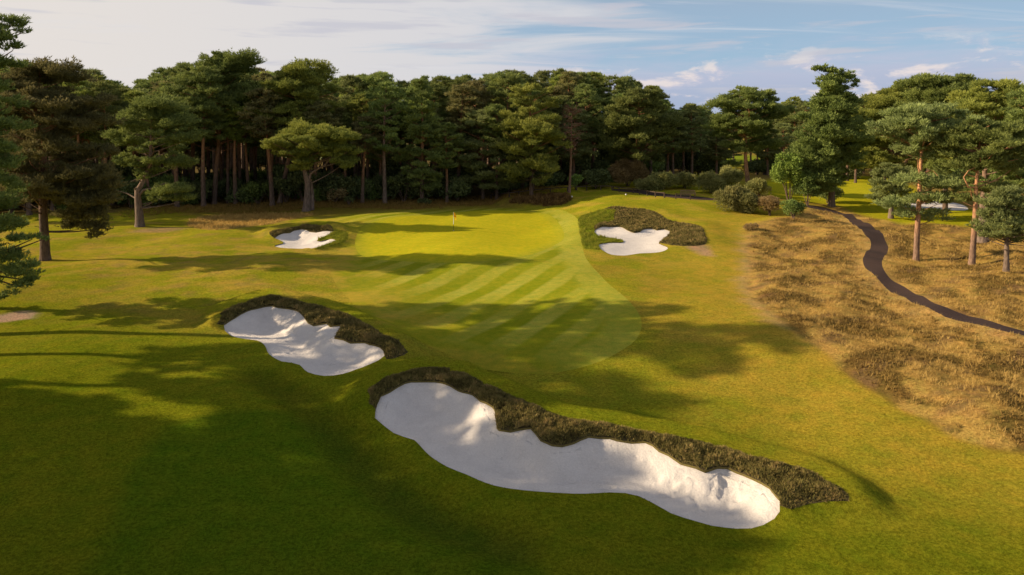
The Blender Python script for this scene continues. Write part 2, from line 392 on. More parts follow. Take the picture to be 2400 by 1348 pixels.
t = lerp(t, C(.34, .235, .07), sstep(.62, .8, fbm(XY, 5, 21)) * .6 * sstep(38, 46, Y_) * (1 - sstep(-22, -12, X_)))
t = lerp(t, C(.40, .29, .055), sstep(.35, .75, fbm(XY, 9, 22)) * .6 * sstep(26, 32, Y_) * (1 - sstep(60, 75, Y_)) * sstep(2, 9, X_ - (46 - Y_) * .0))
# foreground: greener turf with part of its shade painted in; the mown tee-side apron is the greenest
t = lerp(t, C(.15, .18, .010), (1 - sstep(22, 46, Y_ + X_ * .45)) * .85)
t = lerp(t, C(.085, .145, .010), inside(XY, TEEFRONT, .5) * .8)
t = lerp(t, C(.07, .075, .008), (1 - sstep(10, 26, Y_)) * .45)  # shade painted into the nearest turf
fold_shade = np.zeros(len(XY)); k = near(XY, FSW, 3); fold_shade[k] = 1 - sstep(0.2, 1.6, pdist(XY[k], FSW, False)); t = lerp(t, C(.06, .075, .01), fold_shade * .55)  # shade of the hollow, painted as a dark band along the swale
# right hand rough, drying towards the heath
he = PL_heath = upoly(HEATH, 1.5)
k = near(XY, he, 16); dh = np.full(len(XY), 99.0); dh[k] = np.where(pip(XY[k], he), -1, 1) * pdist(XY[k], he)
dryside = (1 - sstep(0, 13, dh)) * sstep(17, 26, Y_)
t = lerp(t, C(.43, .31, .05), dryside * (.4 + .6 * fbm(XY, 6, 5)) * (dh > -1))
t = lerp(t, C(.46, .30, .13), (1 - sstep(.3, 2.6, np.abs(dh + .1 + fbm(XY, 5, 6) * 1.5))) * .8 * sstep(34, 44, Y_) * (1 - sstep(62, 84, Y_) * .6))
# heath soil and matted dry grass
hs = sstep(-.35, .35, -dh)
hc = lerp(np.tile(C(.42, .275, .075), (len(XY), 1)), C(.17, .115, .032), sstep(.44, .62, fbm(XY, 5.5, 8)))
hc = lerp(hc, C(.17, .105, .05), sstep(.58, .8, fbm(XY, 4, 9)) * .7)
hc = lerp(hc, C(.50, .33, .11), (1 - sstep(0, 3.0, pdist(XY, PL['path'][:len(PL['path']) // 2 + 1], False))) * .6)
t = t * (1 - hs[:, None]) + hc * hs[:, None]
# wood floor and the tawny rough along it
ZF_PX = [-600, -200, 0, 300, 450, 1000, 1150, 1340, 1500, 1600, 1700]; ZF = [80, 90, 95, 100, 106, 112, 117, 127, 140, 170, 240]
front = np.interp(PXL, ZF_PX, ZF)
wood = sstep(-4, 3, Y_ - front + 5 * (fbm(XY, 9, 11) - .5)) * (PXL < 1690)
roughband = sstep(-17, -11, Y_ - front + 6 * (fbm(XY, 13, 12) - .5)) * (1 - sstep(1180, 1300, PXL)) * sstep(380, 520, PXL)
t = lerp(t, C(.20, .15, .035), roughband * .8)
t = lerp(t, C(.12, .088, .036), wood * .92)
t = lerp(t, C(.44, .29, .085), inside(XY, DRYL, .6) * .9)
t = lerp(t, C(.16, .10, .035), inside(XY, BRACK, .7) * .9)
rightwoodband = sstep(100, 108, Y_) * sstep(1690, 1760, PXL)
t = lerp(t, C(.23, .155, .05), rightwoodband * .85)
t = lerp(t, C(.42, .40, .025), inside(XY, FARFAIR, 1.5))
t = lerp(t, C(.2, .26, .03), inside(XY, FARFAIR2, 4))
t = lerp(t, C(.2, .26, .02), inside(XY, GRASS4, .25) * .7)
t = lerp(t, C(.2, .26, .02), inside(XY, GRASS3, .25) * .75)
t = lerp(t, C(.42, .27, .15), inside(XY, DIRT4, .45) * .9)
t = lerp(t, C(.46, .31, .22), inside(XY, DIRTL, .25) * .9)
t = lerp(t, C(.30, .20, .11), inside(XY, DIRTT, .8) * .7)
grassy = sstep(.0, .12, t[:, 1] - t[:, 2] * 3.2); t[:, 2] *= 1 - .28 * grassy; t *= (1 - .06 * grassy)[:, None]
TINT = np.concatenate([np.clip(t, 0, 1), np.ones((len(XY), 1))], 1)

def submesh(name, sel, mat, zadd=None, tint=False, smooth=True, extra=None):
    f = TR[sel]; u, inv = np.unique(f, return_inverse=True); inv = inv.reshape(f.shape)
    V = np.column_stack([XY[u], Z[u] + (zadd(XY[u]) if zadd else 0)])
    at = {"tint": ('FLOAT_COLOR', TINT[u])} if tint else {}
    for an, fn in (extra or {}).items(): at[an] = ('FLOAT', fn(XY[u]))
    return mesh_np(name, V, inv, mat, smooth, at)

M = {}
M['rough'] = turf_mat("rough_turf", None, 8.0, .52, .9)
# mowing stripes of the approach: alternate passes lay the grass the other way
ps = [unproj(*p) for p in ((1102, 723), (1256, 638), (1198, 730), (1341, 631))]
sd = ((ps[1] - ps[0]).normalized() + (ps[3] - ps[2]).normalized()).normalized()
sn = Vector((-sd.y, sd.x, 0)); per = abs((ps[2] - ps[0]).dot(sn)); off = ps[0].dot(sn)
print("STRIPES", sd, per)
def stripe_fn(normal, period, offset, amount, dark, light):
    def fn(nt, co, base):
        sep = N(nt, 'ShaderNodeSeparateXYZ'); L(nt, co, sep.inputs[0])
        w = noise(nt, .25, 2, .5, co)
        d = math_(nt, 'ADD', math_(nt, 'MULTIPLY', sep.outputs[0], normal.x), math_(nt, 'MULTIPLY', sep.outputs[1], normal.y))
        d = math_(nt, 'ADD', d, math_(nt, 'MULTIPLY', w, 0.55))
        s = math_(nt, 'SINE', math_(nt, 'MULTIPLY', math_(nt, 'SUBTRACT', d, offset - period / 4 + .27), 2 * math.pi / period))
        f = math_(nt, 'MULTIPLY_ADD', s, 1.6, 0.5, clamp=True)
        lap = N(nt, 'ShaderNodeAttribute', attribute_name="lap").outputs['Fac']
        f = math_(nt, 'MAXIMUM', f, math_(nt, 'MULTIPLY', lap, .95))
        st = mixc(nt, f, dark, light)
        am = math_(nt, 'MULTIPLY', ramp(nt, noise(nt, .09, 3, .6, co), [(.36, (.25, .25, .25)), (.62, (1, 1, 1))]), amount)
        return mixc(nt, am, base, st)
    return fn
M['fair'] = turf_mat("mown_approach", ((.275, .285, .016), (.31, .315, .026)), 14.0, .3, .4, stripe_fn(sn, per, off, 1.0, (.205, .24, .010), (.36, .36, .05)), True)
GREEN_STRIPES = stripe_fn(Vector((sd.x, sd.y, 0)), 2.2, 0, .3, (.385, .362, .013), (.435, .40, .02))
M['green'] = turf_mat("putting_green", ((.425, .385, .014), (.385, .365, .018)), 16.0, .16, .2, lambda nt, co, base: mixc(nt, N(nt, 'ShaderNodeAttribute', attribute_name="lap").outputs['Fac'], GREEN_STRIPES(nt, co, base), (.31, .315, .022)))
gm, nt, b = new_mat("white_sand"); co = objco(nt)
n1 = noise(nt, 1.1, 5, .6, co); n2 = noise(nt, 16, 4, .7, co); n3 = noise(nt, 60, 2, .6, co)
rk = N(nt, 'ShaderNodeTexWave'); rk.inputs['Scale'].default_value = 1.1; rk.inputs['Distortion'].default_value = 9; rk.inputs['Detail'].default_value = 2; rk.inputs['Detail Scale'].default_value = .5; L(nt, co, rk.inputs[0])
n4 = noise(nt, 3.2, 3, .55, co, 1.2)
vr = N(nt, 'ShaderNodeTexVoronoi', feature='SMOOTH_F1'); vr.inputs['Scale'].default_value = 2.6; vr.inputs['Smoothness'].default_value = .25; L(nt, mapping(nt, co, (1, 1.3, 1)), vr.inputs['Vector'])
foot = math_(nt, 'MULTIPLY', ramp(nt, vr.outputs['Distance'], [(.06, (1, 1, 1)), (.2, (0, 0, 0))]), ramp(nt, noise(nt, .8, 2, .5, co), [(.5, (0, 0, 0)), (.6, (1, 1, 1))]))
hsum = math_(nt, 'ADD', math_(nt, 'MULTIPLY', n2, .5), math_(nt, 'ADD', math_(nt, 'MULTIPLY', n3, .25), math_(nt, 'MULTIPLY', rk.outputs['Fac'], .07)))
hsum = math_(nt, 'SUBTRACT', math_(nt, 'ADD', hsum, math_(nt, 'MULTIPLY', n4, .32)), math_(nt, 'MULTIPLY', foot, .35))
cc = mixc(nt, ramp(nt, n1, [(.35, (0, 0, 0)), (.7, (1, 1, 1))]), (.72, .68, .635), (.64, .605, .565))
cc = mixc(nt, 1.0, cc, ramp(nt, n2, [(.3, (.86, .86, .86)), (.68, (1.05, 1.05, 1.05))]), 'MULTIPLY')
L(nt, cc, b.inputs['Base Color']); bump(nt, b, hsum, .75, .10); M['sand'] = gm
M['path'] = plain_mat("dark_path_gravel", (.030, .019, .016), (.072, .047, .040), 14.0, .95, .8, (1, 1, 1), .03)
M['peat'] = plain_mat("heather_litter", (.05, .04, .017), (.11, .085, .04), 5.0, .95, 1.0, (1, 1, 1), .08)

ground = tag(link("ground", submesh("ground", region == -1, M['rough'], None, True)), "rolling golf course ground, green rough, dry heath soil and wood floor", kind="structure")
R = lambda k: region == ORDER.index(k)
FCH = [tuple(unproj(*p))[:2] for p in FAIR[15:32] + FAIR[-4:]]
def fair_fade(Q): return 1 - sstep(.3, 7.5, pdist(Q, FCH, False) + 2.5 * (fbm(Q, 8, 70) - .5))
tag(link("fairway", submesh("fairway", R('fair'), M['fair'], None, True, extra={"lap": lambda Q: 1 - sstep(1.9, 2.7, pdist(Q, PL['fair'])), "fade": fair_fade})), "striped mown approach turf running up to the putting green", kind="structure")
tag(link("putting_green", submesh("putting_green", R('green'), M['green'], extra={"lap": lambda Q: .9 * (1 - sstep(0, 1.9, pdist(Q, PL['green'])))})), "smooth yellow green putting surface around the flagstick", kind="structure")
tag(link("path", submesh("path", R('path'), M['path'])), "winding dark brown gravel path through the dry heath", kind="structure")
tag(link("track", submesh("track", R('path2'), M['path'])), "dark track behind the low rail fence", kind="structure")
up_ = lambda L_: [tuple(unproj(*p))[:2] for p in L_]
GROOVES = [(up_(L_), dp) for L_, dp in [([(1405, 1143), (1434, 1134)], .06), ([(1308, 1126), (1345, 1114)], .06), ([(1383, 1112), (1420, 1117)], .05), ([(1664, 1157), (1675, 1123)], .05), ([(1688, 1159), (1692, 1132), (1693, 1108)], .05), ([(1626, 1152), (1630, 1116)], .04),
    ([(1590, 1141), (1620, 1148), (1634, 1164), (1655, 1184)], .05), ([(1590, 1192), (1612, 1184), (1634, 1168)], .05), ([(1540, 1155), (1575, 1147), (1610, 1152)], .03), ([(1765, 1161), (1795, 1140)], .04), ([(1520, 1170), (1560, 1150), (1600, 1140)], .03),
    ([(1165, 1090), (1240, 1085), (1248, 1110)], .03), ([(1170, 1115), (1215, 1120), (1250, 1118)], .03), ([(960, 975), (1010, 966), (1040, 975)], .04), ([(900, 985), (960, 1000), (1010, 1030)], .03), ([(1000, 940), (1060, 960), (1120, 1000)], .03),
    ([(640, 745), (665, 760), (700, 790)], .05), ([(675, 822), (690, 806)], .06), ([(700, 775), (760, 790), (800, 812)], .04), ([(735, 850), (780, 842), (830, 828)], .05), ([(580, 775), (640, 790)], .04), ([(620, 735), (650, 752)], .05)]]
_f = np.random.default_rng(9); FEET = []
for a_, b2_ in [((1500, 1060), (1590, 1150)), ((1760, 1130), (1700, 1200)), ((1240, 1020), (1150, 1100)), ((930, 930), (1000, 1000)), ((1700, 1120), (1740, 1210)), ((1420, 1050), (1330, 1130)), ((640, 730), (700, 800)), ((800, 810), (740, 860)), ((690, 735), (640, 800)), ((1600, 1110), (1640, 1210)), ((850, 815), (790, 850)), ((1080, 940), (1040, 1040))]:
    A0_, B0_ = np.array(unproj(*a_))[:2], np.array(unproj(*b2_))[:2]; n_ = int(np.linalg.norm(B0_ - A0_) / .55); sd2 = np.array([-(B0_ - A0_)[1], (B0_ - A0_)[0]]) / np.linalg.norm(B0_ - A0_)
    for i_ in range(n_): FEET.append(A0_ + (B0_ - A0_) * (i_ / max(1, n_)) + sd2 * (.14 if i_ % 2 else -.14) + _f.normal(0, .08, 2))
def sand_z(poly, deep, run):
    def f(P):
        d = pdist(P, poly)
        r = np.sin(P[:, 0] * 2.1 + np.sin(P[:, 1] * 1.3) * 1.5) * np.sin(P[:, 1] * 1.7) * .03 + np.sin(P[:, 0] * 5.3 + P[:, 1] * 3.1) * np.sin(P[:, 1] * 6.1) * .012
        w = np.zeros(len(P))
        for g_ in GROOVES:
            kk = near(P, g_[0], .4)
            if kk.any(): q = pdist(P[kk], g_[0], False); w[kk] += g_[1] * (np.exp(-(q / .075) ** 2) - .55 * np.exp(-((q - .17) / .07) ** 2))
        for f_ in FEET:
            kk = (np.abs(P - f_) < .5).all(1)
            if kk.any(): q = ((P[kk] - f_) ** 2).sum(1); w[kk] += .045 * np.exp(-q / .02) - .02 * np.exp(-(np.sqrt(q) - .26) ** 2 / .006)
        rake = .007 * np.sin(d * 2 * math.pi / .42 + 1.5 * np.sin(P[:, 0] * .9)) * (.5 + .5 * np.sin(P[:, 0] * .6 + P[:, 1] * 1.1))
        return -.08 - deep * sstep(0, run, d) + (r + rake) * sstep(0, .6, d) - w * sstep(0, .35, d)
    return f
BUNK = [('s1', .22, 1.8, "long white sand bunker in the foreground, largest of the bunkers"),
        ('s2', .25, 2.2, "kidney shaped white bunker under a heather lip, left of centre"),
        ('s3', .15, 2.0, "small white bunker at the left edge of the putting green"),
        ('s4', .15, 2.5, "white bunker with a grass tongue, right of the putting green"),
        ('fsand', .1, 2.0, "far white bunker half hidden behind the right hand pines")]
for k, dp, rn, lab in BUNK:
    sm = submesh("sand_bunker", R(k), M['sand'], sand_z(PL[k], dp, rn))
    tag(link("sand_bunker", sm), lab, "bunker", "white sand bunkers", "thing")
# thin turf / soil lip all round each bunker: the cut edge down to the sand
def lip(k, mat):
    P = PL[k]; n = len(P); A = np.array(P); zt = height(A)
    V = np.concatenate([np.column_stack([A, zt]), np.column_stack([A, zt - .13])])
    i = np.arange(n); j = (i + 1) % n
    return V, np.stack([i, j, j + n, i + n], 1)
M['lip'] = plain_mat("cut_turf_edge", (.10, .08, .03), (.17, .14, .04), 12, .95, .4)
VV, FF, o_ = [], [], 0
for k in ('s1', 's2', 's3', 's4', 'fsand'):
    V, F = lip(k, None); VV.append(V); FF.append(F + o_); o_ += len(V)
tag(link("turf_edge", mesh_np("turf_edge", np.concatenate(VV), np.concatenate(FF), M['lip'])), "thin cut turf edges round the bunkers", kind="structure")
# ------------------------------------------------------------------ sprigs, tufts, needles: clouds of small blades
def unit(v): return v / np.maximum(np.linalg.norm(v, axis=-1, keepdims=True), 1e-9)
def blades(P, D, Lg, n, width, spread, rng, rnd=None, bend=0.0):
    """n narrow triangles from each point P along direction D (both (k,3)); returns V, F, per-vertex random."""
    k = len(P); Lg = np.broadcast_to(Lg, (k,))
    d = unit(D[:, None, :] + rng.normal(0, spread, (k, n, 3)))
    r = rng.normal(0, 1, (k, n, 3)); s = unit(np.cross(d, r))
    ln = (Lg[:, None] * rng.uniform(.65, 1.2, (k, n)))[..., None]
    p = P[:, None, :] + rng.normal(0, .12, (k, n, 3)) * Lg[:, None, None]
    w = ln * width * .5
    tip = p + d * ln; tip[..., 2] -= bend * ln[..., 0]
    V = np.stack([p - s * w, p + s * w, tip], 2).reshape(-1, 3)
    F = np.arange(len(V)).reshape(-1, 3)
    if rnd is None: rnd = rng.uniform(0, 1, k)
    a = np.repeat(np.clip(rnd[:, None] + rng.normal(0, .12, (k, n)), 0, 1).reshape(-1), 3)
    return V, F, a
def leaves(P, D, size, rng, rnd, asp=.6):
    """one bent diamond leaf per point."""
    k = len(P); d = unit(D + rng.normal(0, .7, (k, 3))); s = unit(np.cross(d, rng.normal(0, 1, (k, 3))))
    l = (size * rng.uniform(.6, 1.25, k))[:, None]
    V = np.stack([P - d * l * .5, P + s * l * asp * .5, P + d * l * .5, P - s * l * asp * .5], 1).reshape(-1, 3)
    F = np.arange(len(V)).reshape(-1, 4)
    F = np.concatenate([F[:, [0, 1, 2]], F[:, [0, 2, 3]]])
    return V, F, np.repeat(rnd, 4)
def scatter(poly, dens, rng, excl=()):
    A = np.array(poly); lo, hi = A.min(0), A.max(0); n = int((hi - lo).prod() * dens)
    P = rng.uniform(lo, hi, (n, 2)); P = P[pip(P, poly)]
    for e in excl:
        k = near(P, e, 0); q = np.where(k)[0]; bad = q[pip(P[q], e)]; m = np.ones(len(P), bool); m[bad] = False; P = P[m]
    return P
def sprig_mat(name, a, b2, trans=.15):
    m, nt, b = new_mat(name); at = N(nt, 'ShaderNodeAttribute', attribute_name="rnd")
    c = mixc(nt, at.outputs['Fac'], a, b2); L(nt, c, b.inputs['Base Color'])
    tr = N(nt, 'ShaderNodeBsdfTranslucent'); L(nt, c, tr.inputs['Color']); mx = N(nt, 'ShaderNodeMixShader'); mx.inputs[0].default_value = trans
    L(nt, b.outputs[0], mx.inputs[1]); L(nt, tr.outputs[0], mx.inputs[2]); L(nt, mx.outputs[0], nt.nodes['Material Output'].inputs['Surface'])
    return m
def sprig_mat2(name, stops):
    m, nt, b = new_mat(name); L(nt, ramp(nt, N(nt, 'ShaderNodeAttribute', attribute_name="rnd").outputs['Fac'], stops), b.inputs['Base Color']); return m
M['heather'] = sprig_mat2("heather_sprigs", [(0, (.06, .045, .016)), (.35, (.155, .14, .038)), (.62, (.25, .195, .065)), (1, (.36, .25, .10))])
M['heather_old'] = sprig_mat("heather_sprigs", (.10, .083, .03), (.33, .27, .105))
M['drygrass'] = sprig_mat("dry_grass_blades", (.25, .155, .036), (.64, .445, .145), .3)
M['heathbush'] = sprig_mat("heath_tufts", (.13, .085, .026), (.34, .225, .065))
M['longgrass'] = sprig_mat("long_green_grass", (.11, .15, .014), (.28, .28, .03), .3)
rg = np.random.default_rng(21)
def patchy(P, s, seed): return fbm(P, s, seed, 3)
def with_soil(name, sel, V, F, A, mat, soil):
    f = TR[sel]; u, inv = np.unique(f, return_inverse=True); inv = inv.reshape(f.shape)
    SV = np.column_stack([XY[u], Z[u]])
    return mesh_np(name, np.concatenate([SV, V]), np.concatenate([inv, F + len(SV)]), None, False,
                   {"rnd": ('FLOAT', np.concatenate([np.zeros(len(SV)), A]))}, [soil, mat], np.concatenate([np.zeros(len(inv)), np.ones(len(F))]))
HB = [('h1', ['s1'], 520, .13, "brown heather bank along the top edge of the long foreground bunker"),
      ('h2', ['s2'], 260, .17, "brown heather lip over the kidney shaped bunker left of centre"),
      ('h3', ['s3'], 170, .18, "thin dark heather lip over the small bunker left of the green"),
      ('h4', ['s4'], 110, .19, "broad brown heather bank behind the bunker right of the green")]
for k, ex, dens, ln, lab in HB:
    P = scatter(PL[k], dens, rg, [PL[e] for e in ex]); d = pdist(P, PL[k])
    clump = patchy(P, 1.4, 30) * .65 + patchy(P, .7, 31) * .35
    L_ = ln * (.55 + .9 * clump) * (.65 + .35 * sstep(0, .5, d))
    Pz = np.column_stack([P, height(P) + clump * ln * .9 * sstep(0, .4, d)])
    D = np.tile(C(0, 0, 1), (len(P), 1)) + rg.normal(0, .4, (len(P), 3))
    V, F, A = blades(Pz, D, L_, 6, .22, .55, rg, np.clip(.1 + .55 * clump + .5 * (patchy(P, 2.6, 33) - .45) + rg.normal(0, .16, len(P)), 0, 1))
    tag(link("heather_bank", with_soil("heather_bank", R(k), V, F, A, M['heather'], M['peat'])), lab, "heather", "heather banks round the bunkers", "stuff")
# heath: dry grass tufts with low olive heath plants in patches
HEP = upoly(HEATH, 1.0); pathp = PL['path']
def heath_cloud(dens, seed, zmin, zmax):
    P = scatter(HEP, dens, rg, [pathp]); P = P[(P[:, 1] > zmin) & (P[:, 1] < zmax) & (P[:, 0] < P[:, 1] * .86 + 6)]
    return P
P = np.concatenate([heath_cloud(36, 1, 10, 48), heath_cloud(16, 2, 48, 75), heath_cloud(5, 3, 75, 125)])
pt = patchy(P, 5.5, 8); edge = pdist(P, HEP); dp = pdist(P, pathp)
keep = (dp > .16) & (rg.uniform(0, 1, len(P)) < np.clip(1.15 - 1.15 * sstep(.46, .74, pt) + .5 * (1 - sstep(0, 3, dp)), .06, 1) * (.55 + .45 * sstep(0, .8, dp)) * (.12 + .88 * sstep(0, 2.8, edge + 2.0 * (patchy(P, 3, 60) - .4))))
P = P[keep]; pt = pt[keep]; g2 = patchy(P, 2.2, 40)
sz = (.13 + .17 * g2) * (1 + .006 * np.maximum(P[:, 1] - 40, 0))
V, F, A = blades(np.column_stack([P, height(P) - .01]), np.tile(C(.15, 0, 1), (len(P), 1)), sz, 7, .066, .4, rg, np.clip(.15 + .75 * g2 + rg.normal(0, .15, len(P)), 0, 1), .1)
P2 = np.concatenate([heath_cloud(34, 4, 10, 48), heath_cloud(13, 5, 48, 75), heath_cloud(5, 6, 75, 125)])
pt2 = patchy(P2, 5.5, 8); P2 = P2[(rg.uniform(0, 1, len(P2)) < sstep(.42, .72, pt2)) & (pdist(P2, pathp) > .5) & (pdist(P2, HEP) > .5)]
g3 = patchy(P2, 1.6, 41)
print("heath tufts", len(P), len(P2))
V2, F2, A2 = blades(np.column_stack([P2, height(P2) - .01 + .05 * g3]), np.tile(C(0, 0, 1), (len(P2), 1)), (.12 + .12 * g3) * (1 + .006 * np.maximum(P2[:, 1] - 40, 0)), 6, .2, .6, rg, g3)
me = mesh_np("heath_grass", np.concatenate([V, V2]), np.concatenate([F, F2 + len(V)]), None, False, {"rnd": ('FLOAT', np.concatenate([A, A2]))},
             [M['drygrass'], M['heathbush']], np.concatenate([np.zeros(len(F)), np.ones(len(F2))]))
tag(link("heath_grass", me), "tall dry golden grass and low heather on the heath right of the fairway", "heath grass", kind="stuff")
# blades of the near rough, coloured like the turf they grow from
from mathutils.kdtree import KDTree
Pn = []
for y0, y1, dn in ((15, 30, 75), (30, 44, 42), (44, 60, 20)):
    Q = rg.uniform((-.82 * y1 - 3, y0), (.82 * y1 + 3, y1), (int(dn * (1.64 * y1 + 6) * (y1 - y0)), 2)); Pn.append(Q[np.abs(Q[:, 0]) < .82 * Q[:, 1] + 3])
Pn = np.concatenate(Pn)
for kk in ('s1', 's2', 's3', 's4', 'h1', 'h2', 'h3', 'h4', 'fair', 'path'):
    m_ = np.ones(len(Pn), bool); q = np.where(near(Pn, PL[kk], 0))[0]; m_[q[pip(Pn[q], PL[kk])]] = False; Pn = Pn[m_]
Pn = Pn[~pip(Pn, HEP)]; Pn = Pn[~pip(Pn, upoly(DIRTL, 1))]
short = pip(Pn, upoly(TEEFRONT, 1)); Pn = Pn[~short | (rg.uniform(0, 1, len(Pn)) < .3)]
gi = np.where((XY[:, 1] > 10) & (XY[:, 1] < 66) & (np.abs(XY[:, 0]) < 62))[0]; kd = KDTree(len(gi))
for n_, i_ in enumerate(gi): kd.insert((XY[i_, 0], XY[i_, 1], 0), n_)
kd.balance()
ti = gi[[kd.find((a, b_, 0))[1] for a, b_ in Pn]]
g = patchy(Pn, 1.2, 61)
V, F, A = blades(np.column_stack([Pn, height(Pn) - .004]), np.tile(C(.35, -.1, 1), (len(Pn), 1)), (.030 + .04 * g) * (.7 + .012 * Pn[:, 1]), 4, .17, .55, rg, rg.uniform(0, 1, len(Pn)))
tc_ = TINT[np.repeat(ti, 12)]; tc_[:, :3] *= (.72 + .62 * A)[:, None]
m, nt, b = new_mat("rough_blades"); at = N(nt, 'ShaderNodeAttribute', attribute_name="tint"); L(nt, at.outputs['Color'], b.inputs['Base Color']); b.inputs['Specular IOR Level'].default_value = 0.05
tr = N(nt, 'ShaderNodeBsdfTranslucent'); L(nt, at.outputs['Color'], tr.inputs['Color']); mx = N(nt, 'ShaderNodeMixShader'); mx.inputs[0].default_value = .35
L(nt, b.outputs[0], mx.inputs[1]); L(nt, tr.outputs[0], mx.inputs[2]); L(nt, mx.outputs[0], nt.nodes['Material Output'].inputs['Surface'])
print("rough tufts", len(Pn))
tag(link("rough_grass", mesh_np("rough_grass", V, F, m, attrs={"tint": ('FLOAT_COLOR', tc_)})), "short green rough grass of the foreground around the bunkers", "grass", kind="stuff")
# tawny long grass under the trees on the left, and the shaded bank behind the green
P = scatter(upoly(DRYL, 1), 14, rg); pt = patchy(P, 3, 50); P = P[rg.uniform(0, 1, len(P)) < .35 + pt]
pr = []
for a in range(2):
    Q = RNG.uniform((-75, 80), (16, 125), (30000, 2)); px = 1200 + Q[:, 0] / Q[:, 1] * 1550; fr = np.interp(px, ZF_PX, ZF)
    pr.append(Q[(Q[:, 1] > fr - 9 + 4 * fbm(Q, 9, 51)) & (Q[:, 1] < fr + 12) & (np.interp(px, [300, 430, 1270, 1330], [0, 1, 1, 0]) > RNG.uniform(0, 1, len(Q)) * 1.0)])
Q = np.concatenate(pr)
A0 = np.concatenate([P, Q]); g = patchy(A0, 2.5, 52); isd = np.arange(len(A0)) < len(P)
V, F, A = blades(np.column_stack([A0, height(A0) - .02]), np.tile(C(.1, 0, 1), (len(A0), 1)), .28 + .22 * g, 5, .12, .45, rg, np.where(isd, .25 + .6 * g, .12 * g), .1)
tag(link("long_dry_grass", mesh_np("long_dry_grass", V, F, M['drygrass'], attrs={"rnd": ('FLOAT', A)})), "tawny long grass along the foot of the wood behind the green", "long grass", kind="stuff")
P = np.concatenate([scatter(upoly(GRASS4, 1), 45, rg, [PL['s4'], PL['h4']]), scatter(upoly(GRASS3, 1), 50, rg, [PL['s3'], PL['h3']])])
g = patchy(P, 2.0, 53)
V, F, A = blades(np.column_stack([P, height(P) - .02]), np.tile(C(.2, -.1, 1), (len(P), 1)), .16 + .2 * g, 6, .14, .5, rg, g, .15)
tag(link("long_green_grass", mesh_np("long_green_grass", V, F, M['longgrass'], attrs={"rnd": ('FLOAT', A)})), "tufty long green grass beside the two greenside bunkers", "long grass", kind="stuff")
P = scatter(upoly(BRACK, 1), 16, rg); g = patchy(P, 2.5, 54)
M['bracken'] = sprig_mat("bracken_fronds", (.10, .055, .02), (.24, .15, .05))
V, F, A = blades(np.column_stack([P, height(P)]), np.tile(C(0, -.2, 1), (len(P), 1)), .45 + .4 * g, 7, .2, .6, rg, g, .2)
tag(link("bracken", mesh_np("bracken", V, F, M['bracken'], attrs={"rnd": ('FLOAT', A)})), "reddish brown bracken bank behind the putting green", "bracken", kind="stuff")

# ------------------------------------------------------------------ pines
M['needle'] = needle_mat("pine_needles", (0.091, 0.127, 0.033), (0.261, 0.307, 0.068))
M['needle_blue'] = needle_mat("blue_pine_needles", (0.114, 0.143, 0.047), (0.293, 0.332, 0.101))
M['needle_bright'] = needle_mat("bright_pine_needles", (0.137, 0.187, 0.033), (0.376, 0.410, 0.068))
M['needle_rusty'] = needle_mat("rusty_pine_needles", (0.124, 0.127, 0.042), (0.293, 0.267, 0.086))
M['leaf'] = needle_mat("broad_leaves", (0.079, 0.125, 0.027), (0.227, 0.319, 0.064), .3)
M['leaf_bright'] = needle_mat("bright_leaves", (0.114, 0.205, 0.027), (0.296, 0.433, 0.068), .3)
M['gorse'] = needle_mat("gorse_sprays", (0.125, 0.148, 0.042), (0.387, 0.364, 0.114))
M['gorse_brown'] = needle_mat("brown_gorse_sprays", (0.170, 0.125, 0.049), (0.433, 0.307, 0.125))
M['holly'] = needle_mat("dark_evergreen_leaves", (0.058, 0.081, 0.029), (0.169, 0.202, 0.058), .15)
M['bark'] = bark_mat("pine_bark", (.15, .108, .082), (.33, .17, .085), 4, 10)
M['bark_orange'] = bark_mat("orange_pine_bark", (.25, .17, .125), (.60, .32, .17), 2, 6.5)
M['bark_grey'] = bark_mat("grey_bark", (.20, .155, .125), (.30, .20, .14), 3, 8)
M['deadwood'] = bark_mat("dead_wood", (.22, .14, .10), (.25, .15, .10), 2, 8)

def profile(kind, t):
    if kind == 'umbrella': return (np.clip(t / .45, 0, 1) ** .7) * np.sqrt(np.clip(1 - np.clip((t - .45) / .62, 0, 1) ** 2.2, 0, 1))
    if kind == 'dome': return np.sqrt(np.clip(1 - ((t - .42) / .62) ** 2, 0.02, 1))
    if kind == 'cone': return np.clip(1.08 - t, .08, 1) ** .7 * np.clip(t / .12 + .5, 0, 1)
    if kind == 'column': return (.85 + .15 * np.sin(t * 11)) * (1 - .52 * t) * np.clip((1.1 - t) * 2.2, .1, 1) * np.clip(t / .15 + .6, 0, 1)
    return np.ones_like(t)

def trunk_pts(H, lean, rng, n=8, wob=.012):
    pts = []; a = rng.uniform(0, 6.28)
    for i in range(n + 1):
        t = i / n
        pts.append((lean[0] * t + wob * H * math.sin(t * 5 + a) * t, lean[1] * t + wob * H * math.cos(t * 4 + a) * t, H * t))
    return pts
def along(pts, z):
    for i in range(len(pts) - 1):
        if pts[i + 1][2] >= z:
            t = (z - pts[i][2]) / max(pts[i + 1][2] - pts[i][2], 1e-6)
            return np.array([pts[i][k] + (pts[i + 1][k] - pts[i][k]) * t for k in range(3)])
    return np.array(pts[-1])

